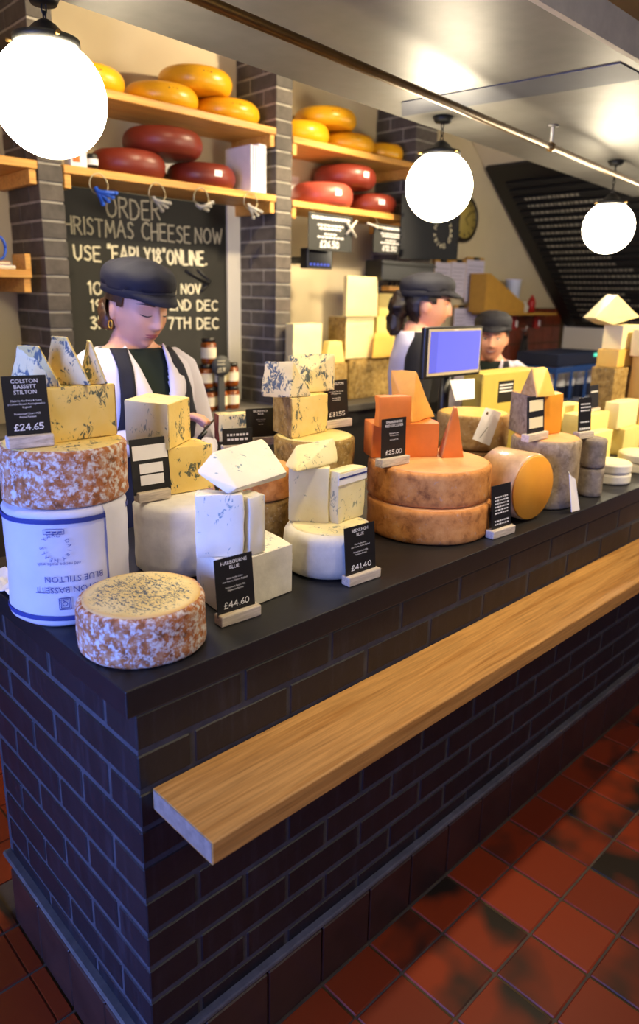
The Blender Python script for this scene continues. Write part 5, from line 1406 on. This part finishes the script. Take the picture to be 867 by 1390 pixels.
# white board leaning by the pillar
t = thing('white_board', 'tall white board leaning against the wall beside the middle pillar', 'board', (2.3, 2.4, .931))
hull('panel', [(2.285, 2.34, .931), (2.285, 2.355, .931), (2.43, 2.34, .931), (2.43, 2.355, .931), (2.285, 2.46, 1.75), (2.285, 2.475, 1.75), (2.43, 2.46, 1.75), (2.43, 2.475, 1.75)], 'white_paint', t, .002)
tube('knob', [(2.36, 2.395, 1.5), (2.36, 2.425, 1.5)], .013, 'cream_label', t)

def back_block(name, label, p0, p1, y, zb, depth, mat, rind_i=None, rm=None, sh_=.03, cat='cheese block', taper=0):
    """block on the back counter: top-left and bottom-right pixels on plane y"""
    a, b = PY(*p0, y), PY(*p1, y); z1 = a.z
    pts = prism_pts([(a.x, y), (b.x, y), (b.x+sh_, y+depth), (a.x+sh_, y+depth)], zb, z1, [(a.x+taper, y), (b.x-taper, y), (b.x+sh_-taper, y+depth), (a.x+sh_+taper, y+depth)])
    piece(name, label, pts, mat, rind_i or [], rm, cat=cat, bev=.006); return z1
ZK2 = .931
z = back_block('rind_cheese_drum', 'mottled brown-rinded drum at the bottom of the back wall pile', (474, 488), (534, 545), 2.08, ZK2, .2, 'rind_brown', sh_=.0)
zq = back_block('pale_cheese_block', 'large pale yellow half standing on the mottled drum', (470, 430), (506, 487), 2.08, z+.004, .17, 'pale_bright', [(0, 3, 7, 4)], 'rind_brown', .02)
back_block('pale_cheese_block', 'bright upright block with cut corner topping the back wall pile', (471, 374), (512, 429), 2.06, zq+.001, .06, 'pale_bright', taper=.004)
zr = back_block('pale_cheese_block', 'pale half beside the large half on the back wall pile', (512, 430), (535, 487), 2.12, z+.004, .1, 'pale')
back_block('pale_cheese_block', 'small yellow stick standing at the right of the back wall pile', (515, 398), (534, 429), 2.13, zr+.001, .05, 'pale')
back_block('pale_cheese_block', 'yellow wedge leaning before the pale halves of the back pile', (506, 452), (534, 487), 2.035, z+.004, .03, 'cheddar', taper=.02)
z = back_block('rind_cheese_drum', 'pale pinkish drum on the back counter beside the middle pillar', (404, 497), (470, 545), 2.03, ZK2, .13, 'rind_brown')
back_block('pale_cheese_block', 'tall creamy block by the middle pillar before the white board', (398, 440), (436, 497), 2.05, z+.001, .10, 'pale_bright')
back_block('pale_cheese_wedge', 'small pale wedge between the creamy block and the back pile', (442, 464), (468, 497), 2.05, z+.001, .08, 'pale', taper=.03, cat='cheese wedge')

# black tote bag hanging before the third pillar
a, b = PY(551, 262, 2.06), PY(625, 355, 2.06)
t = thing('tote_bag', 'black cloth tote bag with ring of cream lettering, behind the middle lamp', 'tote bag', (a.x, 2.1, b.z))
bm = bmesh.new(); n1, n2 = 12, 12; g = []
for sgn in (0, 1):
    gg = []
    for i in range(n1+1):
        for j in range(n2+1):
            u, v = i/n1, j/n2; x = a.x+(b.x-a.x)*u; zz = b.z+(a.z-b.z)*v+.02*(1-v)*(u-.5)
            yy = 2.09+(1 if sgn else -1)*.022*math.sin(math.pi*u)*math.sin(math.pi*min(1, (1-v)*.9+.05))+.006*noise.noise(Vector((u*3, v*3, sgn)))
            gg.append(bm.verts.new((x, yy, zz)))
    for i in range(n1):
        for j in range(n2): bm.faces.new((gg[i*(n2+1)+j], gg[(i+1)*(n2+1)+j], gg[(i+1)*(n2+1)+j+1], gg[i*(n2+1)+j+1]))
bmesh.ops.remove_doubles(bm, verts=bm.verts[:], dist=.0005)
link_mesh('bag_body', from_bm(bm, 'bag_body'), plain('tote_black', '#16181d', .85), t, smooth=True)
for xx in (a.x+.14, b.x-.14):
    pass
hm = (a.x+b.x)/2
tube('handle', [(hm-.12, 2.09, a.z-.01), (hm-.09, 2.10, a.z+.10), (hm, 2.12, a.z+.16), (hm+.09, 2.10, a.z+.10), (hm+.12, 2.09, a.z-.01)], .010, 'black_plastic', t, 6)
tube('wall_peg', [(hm, 2.168, a.z+.158), (hm, 2.11, a.z+.148)], .012, 'black_metal', t)
cc = PY(601, 315, 2.058); ring = []
for q, ch in enumerate('NEALS YARD DAIRY'):
    if ch == ' ': continue
    m_ = text_me(ch, .042, bold=True); an = math.pi*.9-2*math.pi*q/16.5
    m_.transform(Matrix.Translation((.085*math.cos(an), .085*math.sin(an), 0))@Matrix.Rotation(an-math.pi/2, 4, 'Z')@Matrix.Translation((0, -.012, 0))); ring.append(m_)
me = joined('lettering_ring', ring); me.transform(frame(cc, (1, 0, 0), (0, 0, 1))); link_mesh('lettering_ring', me, 'cream_label', t)
# dark equipment shelf under the tote
a, b = PY(523, 352, 2.0), PY(592, 384, 2.0)
t = thing('equipment_case', 'black equipment case on the wall under the tote bag', 'case', (a.x, 2.0, b.z))
box('case', (a.x, 2.02, b.z), (b.x, 2.165, a.z), 'black_plastic', t, .006); box('lid_lip', (a.x-.004, 2.01, a.z-.03), (b.x+.004, 2.0195, a.z-.018), 'black_metal', t)
t = thing('wooden_rack', 'narrow wooden rack with dark tools under the equipment case', 'rack', (a.x, 2.05, b.z-.1))
ra = PY(536, 388, 2.05); rb = PY(572, 396, 2.05)
box('rail', (ra.x, 2.095, rb.z), (rb.x, 2.165, ra.z), 'pine', t, .003)
for q in range(5): tube('tool_handle', [(ra.x+.03+q*.05, 2.125, ra.z+.001), (ra.x+.035+q*.05, 2.125, ra.z+.03)], .011, 'black_plastic', t)
# wall clock
c = PY(631, 297, 2.44)
t = thing('wall_clock', 'round dark-rimmed wall clock half hidden by the middle lamp', 'clock', c-Vector((0, 0, .17)))
lathe('rim', c, [(0, -.055), (.16, -.055), (.172, -.03), (.172, 0), (.155, .014), (.142, .005), (.138, 0), (0, 0)], 'clockrim', t, axis=(0, -1, 0))
lathe('dial', c, [(0, .0005), (.139, .0005), (.139, .003), (0, .003)], 'clockface', t, axis=(0, -1, 0))
for q in range(12):
    an = q*math.pi/6; d = Vector((math.sin(an), 0, math.cos(an))); obox('hour_mark', c+d*.105+Vector((0, -.0045, 0))-Vector((d.z, 0, -d.x))*.006, d*.025, Vector((d.z, 0, -d.x))*.012, (0, .001, 0), 'clockrim', t)
for an, L in ((.9, .09), (2.4, .06)):
    d = Vector((math.sin(an), 0, math.cos(an))); obox('clock_hand', c+Vector((0, -.006, 0))-Vector((d.z, 0, -d.x))*.004, d*L, Vector((d.z, 0, -d.x))*.008, (0, .001, 0), 'clockrim', t)
# clipboards with papers
for q, (p0, p1, lab) in enumerate([((592, 355), (611, 400), 'upper left lilac paper on a clipboard beneath the tote bag'), ((614, 355), (631, 404), 'upper middle lilac paper on a clipboard beneath the clock'), ((635, 352), (655, 410), 'upper right lilac paper on a clipboard beneath the clock'),
                                   ((618, 418), (634, 450), 'lower left lilac paper beside the profile face'), ((636, 416), (653, 452), 'lower right lilac paper above the till screen')]):
    a, b = PY(*p0, 2.46), PY(*p1, 2.46)
    t = thing('clipboard', lab, 'clipboard', (a.x, 2.46, b.z), 'clipboards on the back wall')
    box('board', (a.x+.004, 2.472, b.z-.002), (b.x-.004, 2.48, a.z+.02), 'ochre_box', t, .002)
    box('paper_sheet', (a.x+.003, 2.468, b.z), (b.x-.003, 2.4718, a.z), 'violet_paper', t)
    obox('clamp', ((a.x+b.x)/2-.03, 2.455, a.z-.002), (.06, 0, 0), (0, .0168, 0), (0, 0, .022), 'black_metal', t, .003)
    box('hanger', ((a.x+b.x)/2-.01, 2.4805, a.z), ((a.x+b.x)/2+.01, WALL_Y-.0005, a.z+.02), 'black_metal', t)
    for r_ in range(7): box('print_line', (a.x+.02, 2.4672, a.z-.05-r_*.028), (b.x-.02-.02*(r_ % 3), 2.4678, a.z-.045-r_*.028), plain('faint_ink', '#8f8ab0', .8) if r_ == 0 and q == 0 else bpy.data.materials['faint_ink'], t)
# ochre magazine holder with mug and odds and ends on a small shelf
zs = PY(690, 424, 2.38).z
t = thing('wall_shelf', 'small dark shelf holding the ochre box over the red tiles', 'shelf', (4.8, 2.4, zs-.03), 'pine shelves on the back wall')
xa, xb = PY(652, 424, 2.38).x, PY(738, 424, 2.38).x
box('board', (xa, 2.25, zs-.02), (xb, WALL_Y-.001, zs), 'ochre_box', t, .002); box('bracket', (xa+.1, 2.35, zs-.09), (xa+.12, WALL_Y-.001, zs-.0205), 'ochre_box', t)
a, b, c, d = PY(660, 371, 2.30), PY(690, 372, 2.30), PY(709, 423, 2.30), PY(664, 415, 2.30)
t = thing('magazine_holder', 'ochre cardboard box with slanted cut side on the wall shelf', 'box', (a.x, 2.3, zs))
zz = zs+.0008
hull('side_panel', [(a.x, 2.29, a.z), (a.x, 2.295, a.z), (a.x, 2.29, zz), (a.x, 2.295, zz), (c.x, 2.29, zz), (c.x, 2.295, zz), (c.x, 2.29, zz+.07), (c.x, 2.295, zz+.07), (a.x+.05, 2.29, a.z), (a.x+.05, 2.295, a.z)], 'ochre_box', t, 0)
hull('side_panel', [(a.x, 2.435, a.z), (a.x, 2.44, a.z), (a.x, 2.435, zz), (a.x, 2.44, zz), (c.x, 2.435, zz), (c.x, 2.44, zz), (c.x, 2.435, zz+.07), (c.x, 2.44, zz+.07), (a.x+.05, 2.435, a.z), (a.x+.05, 2.44, a.z)], 'ochre_box', t, 0)
box('back_panel', (a.x-.005, 2.29, zz), (a.x-.0002, 2.44, a.z), 'ochre_box', t); box('front_panel', (c.x+.0002, 2.29, zz), (c.x+.005, 2.44, zz+.07), 'ochre_box', t); box('bottom', (a.x, 2.2955, zz), (c.x, 2.4345, zz+.004), 'ochre_box', t)
mc = PY(696, 398, 2.36)
t = thing('white_tub', 'pale blue-white plastic tub standing in the ochre box', 'tub', (mc.x, 2.36, zs+.005))
zt_ = PY(696, 380, 2.36).z
lathe('tub_body', (mc.x, 2.365, zs+.0055), [(0, 0), (.048, 0), (.064, zt_-zs-.012), (.068, zt_-zs-.006), (.064, zt_-zs-.006), (.046, .006), (0, .006)], plain('tub_white', '#c2c8dc', .5), t, seg=32)
lathe('rim', (mc.x, 2.365, zt_-.004), [(.0645, 0), (.071, .002), (.071, .008), (.0645, .009)], 'violet_paper', t, seg=32, closed=False)
for q, (px, py, lab, m_) in enumerate([(722, 405, 'red plastic bottle top leaning beside the ochre box', 'red_cloth'), (712, 416, 'small white tape roll beside the ochre box', 'white_rod')]):
    p = PY(px, py, 2.34); t = thing('shelf_oddment', lab, 'oddment', (p.x, 2.34, zs))
    lathe('body', (p.x, 2.34, zs+.0008), [(0, 0), (.03, 0), (.034, .05+.03*(1-q)), (.02, .07+.05*(1-q)), (0, .07+.05*(1-q))], m_, t, seg=18); lathe('cap', (p.x, 2.34, zs+.0712+.05*(1-q)), [(0, 0), (.014, 0), (.012, .02), (0, .022)], m_, t, seg=14)
for q, (px, lab) in enumerate([(696, 'red cloth hanging left under the wall shelf'), (727, 'red cloth hanging right under the wall shelf')]):
    a = PY(px, 428, 2.42); t = thing('red_cloth', lab, 'cloth', (a.x, 2.42, a.z-.13), 'red cloths under the wall shelf')
    hull('cloth', [(a.x-.04, 2.40, zs-.021), (a.x+.04, 2.40, zs-.021), (a.x-.03, 2.42, zs-.021), (a.x+.03, 2.42, zs-.021), (a.x-.055, 2.40, zs-.13), (a.x+.05, 2.40, zs-.15), (a.x-.04, 2.425, zs-.13), (a.x+.04, 2.425, zs-.14)], 'red_cloth', t, .006, .004)
    box('white_tag', (a.x+.02, 2.397, zs-.12), (a.x+.05, 2.3995, zs-.07), 'paper', t)
# red wall tiles
wtz = PY(700, 418, 2.5).z
wtl = box('trim_2', (4.3, WALL_Y-.012, .2), (6.09, WALL_Y-.0005, wtz), 'grout'); props(wtl, kind='structure', label='red tiled splashback low on the back wall')
tm = box_me('wall_tile', (-.0735, -.006, -.0735), (.0735, 0, .0735), .003); tm.materials.append(MT['wall_tile'])
for i in range(11):
    for j in range(7):
        o = bpy.data.objects.new('wall_tile', tm); COL.objects.link(o); o.parent = wtl
        o.location = Vector((4.38+i*.155, WALL_Y-.0125, wtz-.08-.155*j))-wtl.location
# black apron on a hook
a = PY(715, 452, 2.44)
t = thing('hanging_apron', 'black apron hanging on the red tiles behind the smiling person', 'apron', (a.x, 2.45, .75))
bm = bmesh.new(); g = []
for i in range(15):
    for j in range(15):
        u, v = i/14, j/14; w = .05+.24*min(1, v*1.5); x = a.x+(u-.5)*2*w*.6; zz = a.z-.02-v*.62
        g.append(bm.verts.new((x, 2.455+.025*math.sin(u*14+v*2)*v, zz)))
for i in range(14):
    for j in range(14): bm.faces.new((g[i*15+j], g[(i+1)*15+j], g[(i+1)*15+j+1], g[i*15+j+1]))
o = link_mesh('cloth', from_bm(bm, 'cloth'), 'black_plastic', t, smooth=True); so = o.modifiers.new('thick', 'SOLIDIFY'); so.thickness = .004
tube('hook', [(a.x, WALL_Y-.019, a.z+.03), (a.x, 2.455, a.z+.02), (a.x, 2.445, a.z+.06)], .008, 'white_rod', t); tube('neck_loop', [(a.x-.05, 2.455, a.z-.02), (a.x, 2.452, a.z+.03), (a.x+.05, 2.455, a.z-.02)], .006, 'black_plastic', t, 6)
# blue crates
def crate(label, p0, p1, y, depth, mat, z0, slats=True):
    a, b = PY(*p0, y), PY(*p1, y); t = thing('plastic_crate', label, 'crate', (a.x, y, z0), 'crates at the end of the counter')
    x0, x1, zt = a.x, b.x, a.z
    box('base', (x0, y, z0), (x1, y+depth, z0+.015), mat, t)
    for (l, h) in (((x0, y, zt-.04), (x1, y+.012, zt)), ((x0, y+depth-.012, zt-.04), (x1, y+depth, zt)), ((x0, y+.0125, zt-.04), (x0+.012, y+depth-.0125, zt)), ((x1-.012, y+.0125, zt-.04), (x1, y+depth-.0125, zt))): box('rim', l, h, mat, t, .002)
    for f in (0, .33, .66, 1):
        xx = x0+(x1-x0-.03)*f; box('upright', (xx, y, z0+.0155), (xx+.03, y+.01, zt-.0405), mat, t)
        box('upright', (xx, y+depth-.01, z0+.0155), (xx+.03, y+depth, zt-.0405), mat, t)
    return t, x0, x1, zt
zc0 = zof(PY(780, 545, 1.5).x, 1.5, 552)
st = thing('steel_table', 'low grey table under the blue crates', 'table', (4.6, 1.6, 0))
xa, xb = PY(752, 545, 1.5).x, PY(752, 545, 1.5).x+1.0
box('table_top', (xa-.03, 1.47, zc0-.035), (xb, 2.0, zc0-.0005), 'plate_grey', st, .003)
for xx in (xa, xb-.06):
    for yy in (1.5, 1.94): box('leg', (xx, yy, 0), (xx+.035, yy+.035, zc0-.0355), 'plate_grey', st)
_, x0, x1, zt = crate('blue plastic crate with white bottles on the grey table', (755, 500), (812, 545), 1.5, .35, 'bluecrate', zc0)
for q in range(5):
    xx = x0+.06+(x1-x0-.12)*q/4; t = thing('white_bottle', ['white bottle at the left corner of the blue crate', 'white bottle second from left in the blue crate', 'white bottle in the centre of the blue crate', 'white bottle second from right in the blue crate', 'white bottle at the right corner of the blue crate'][q], 'bottle', (xx, 1.6, zc0+.0155), 'white bottles in the blue crate')
    hgt = zt-zc0-.05
    lathe('body', (xx, 1.58, zc0+.016), [(0, 0), (.04, 0), (.042, hgt*.7), (.02, hgt*.88), (.018, hgt), (0, hgt)], 'paper', t, seg=22); lathe('dark_label', (xx, 1.58, zc0+.016+hgt*.15), [(.0428, 0), (.0428, hgt*.4)], 'blue_dark', t, seg=22, closed=False)
a, b = PY(757, 481, 1.52), PY(815, 499, 1.52)
t = thing('navy_tray', 'dark navy tray with a teal light lying on the blue crate', 'tray', (a.x, 1.52, zt))
box('body', (a.x, 1.51, zt+.001), (b.x, 1.84, a.z), 'blue_dark', t, .006); box('teal_light', (b.x-.16, 1.504, a.z-.035), (b.x-.05, 1.5098, a.z-.012), 'teal_glow', t)

# ------------------------------------------------------------------ left bay: books, blue scissors, cheeses
zs = 1.6255
for q, (m_, w, lab) in enumerate([('paper', .16, 'flat white book on the small shelf at left edge'), ('redwax_light', .14, 'thin red book lying on the white book at left edge')]):
    t = thing('book', lab, 'book', (.66, 2.25, zs), 'books on the small left shelf')
    box('cover', (.58, 2.18, zs+.016*q), (.58+w, 2.36, zs+.016*q+.015), m_, t, .002); box('pages', (.583, 2.178, zs+.016*q+.003), (.58+w-.003, 2.1798, zs+.016*q+.012), 'cream_label', t)
t = thing('blue_scissors', 'blue-handled scissors standing on the books at left edge', 'scissors', (.67, 2.23, zs+.032))
for s in (-1, 1):
    c = Vector((.67+s*.028, 2.23, zs+.085)); tube('handle_loop', [c+Vector((.026*math.cos(q), 0, .045*math.sin(q))) for q in np.linspace(0, 2*math.pi, 17)], .006, 'blue_plastic', t, 6)
    tube('blade', [c+Vector((-s*.01, 0, -.04)), Vector((.67-s*.012, 2.23, zs+.033))], .004, 'blade', t, 6)
for q, (x, y, r, h, m_, tp, lab) in enumerate([(.50, 2.25, .11, .18, 'rind_brown', 'pale', 'brown-rinded drum on the back counter at left edge'), (.50, 2.25, .10, .14, 'cloth_rind_tan', 'cheddar', 'tan drum stacked at left edge behind the Colston Bassett card')]):
    wheel('rind_drum', lab, (x, y), r, .931+.181*q, h, m_, tp, 'drums at the left edge')
world_z = .931+.181+.142
piece('pale_cheese_block', 'pale yellow block topping the drums at left edge', prism_pts([(.42, 2.19), (.58, 2.19), (.58, 2.3), (.42, 2.3)], world_z, world_z+.13), 'pale', cat='cheese block')
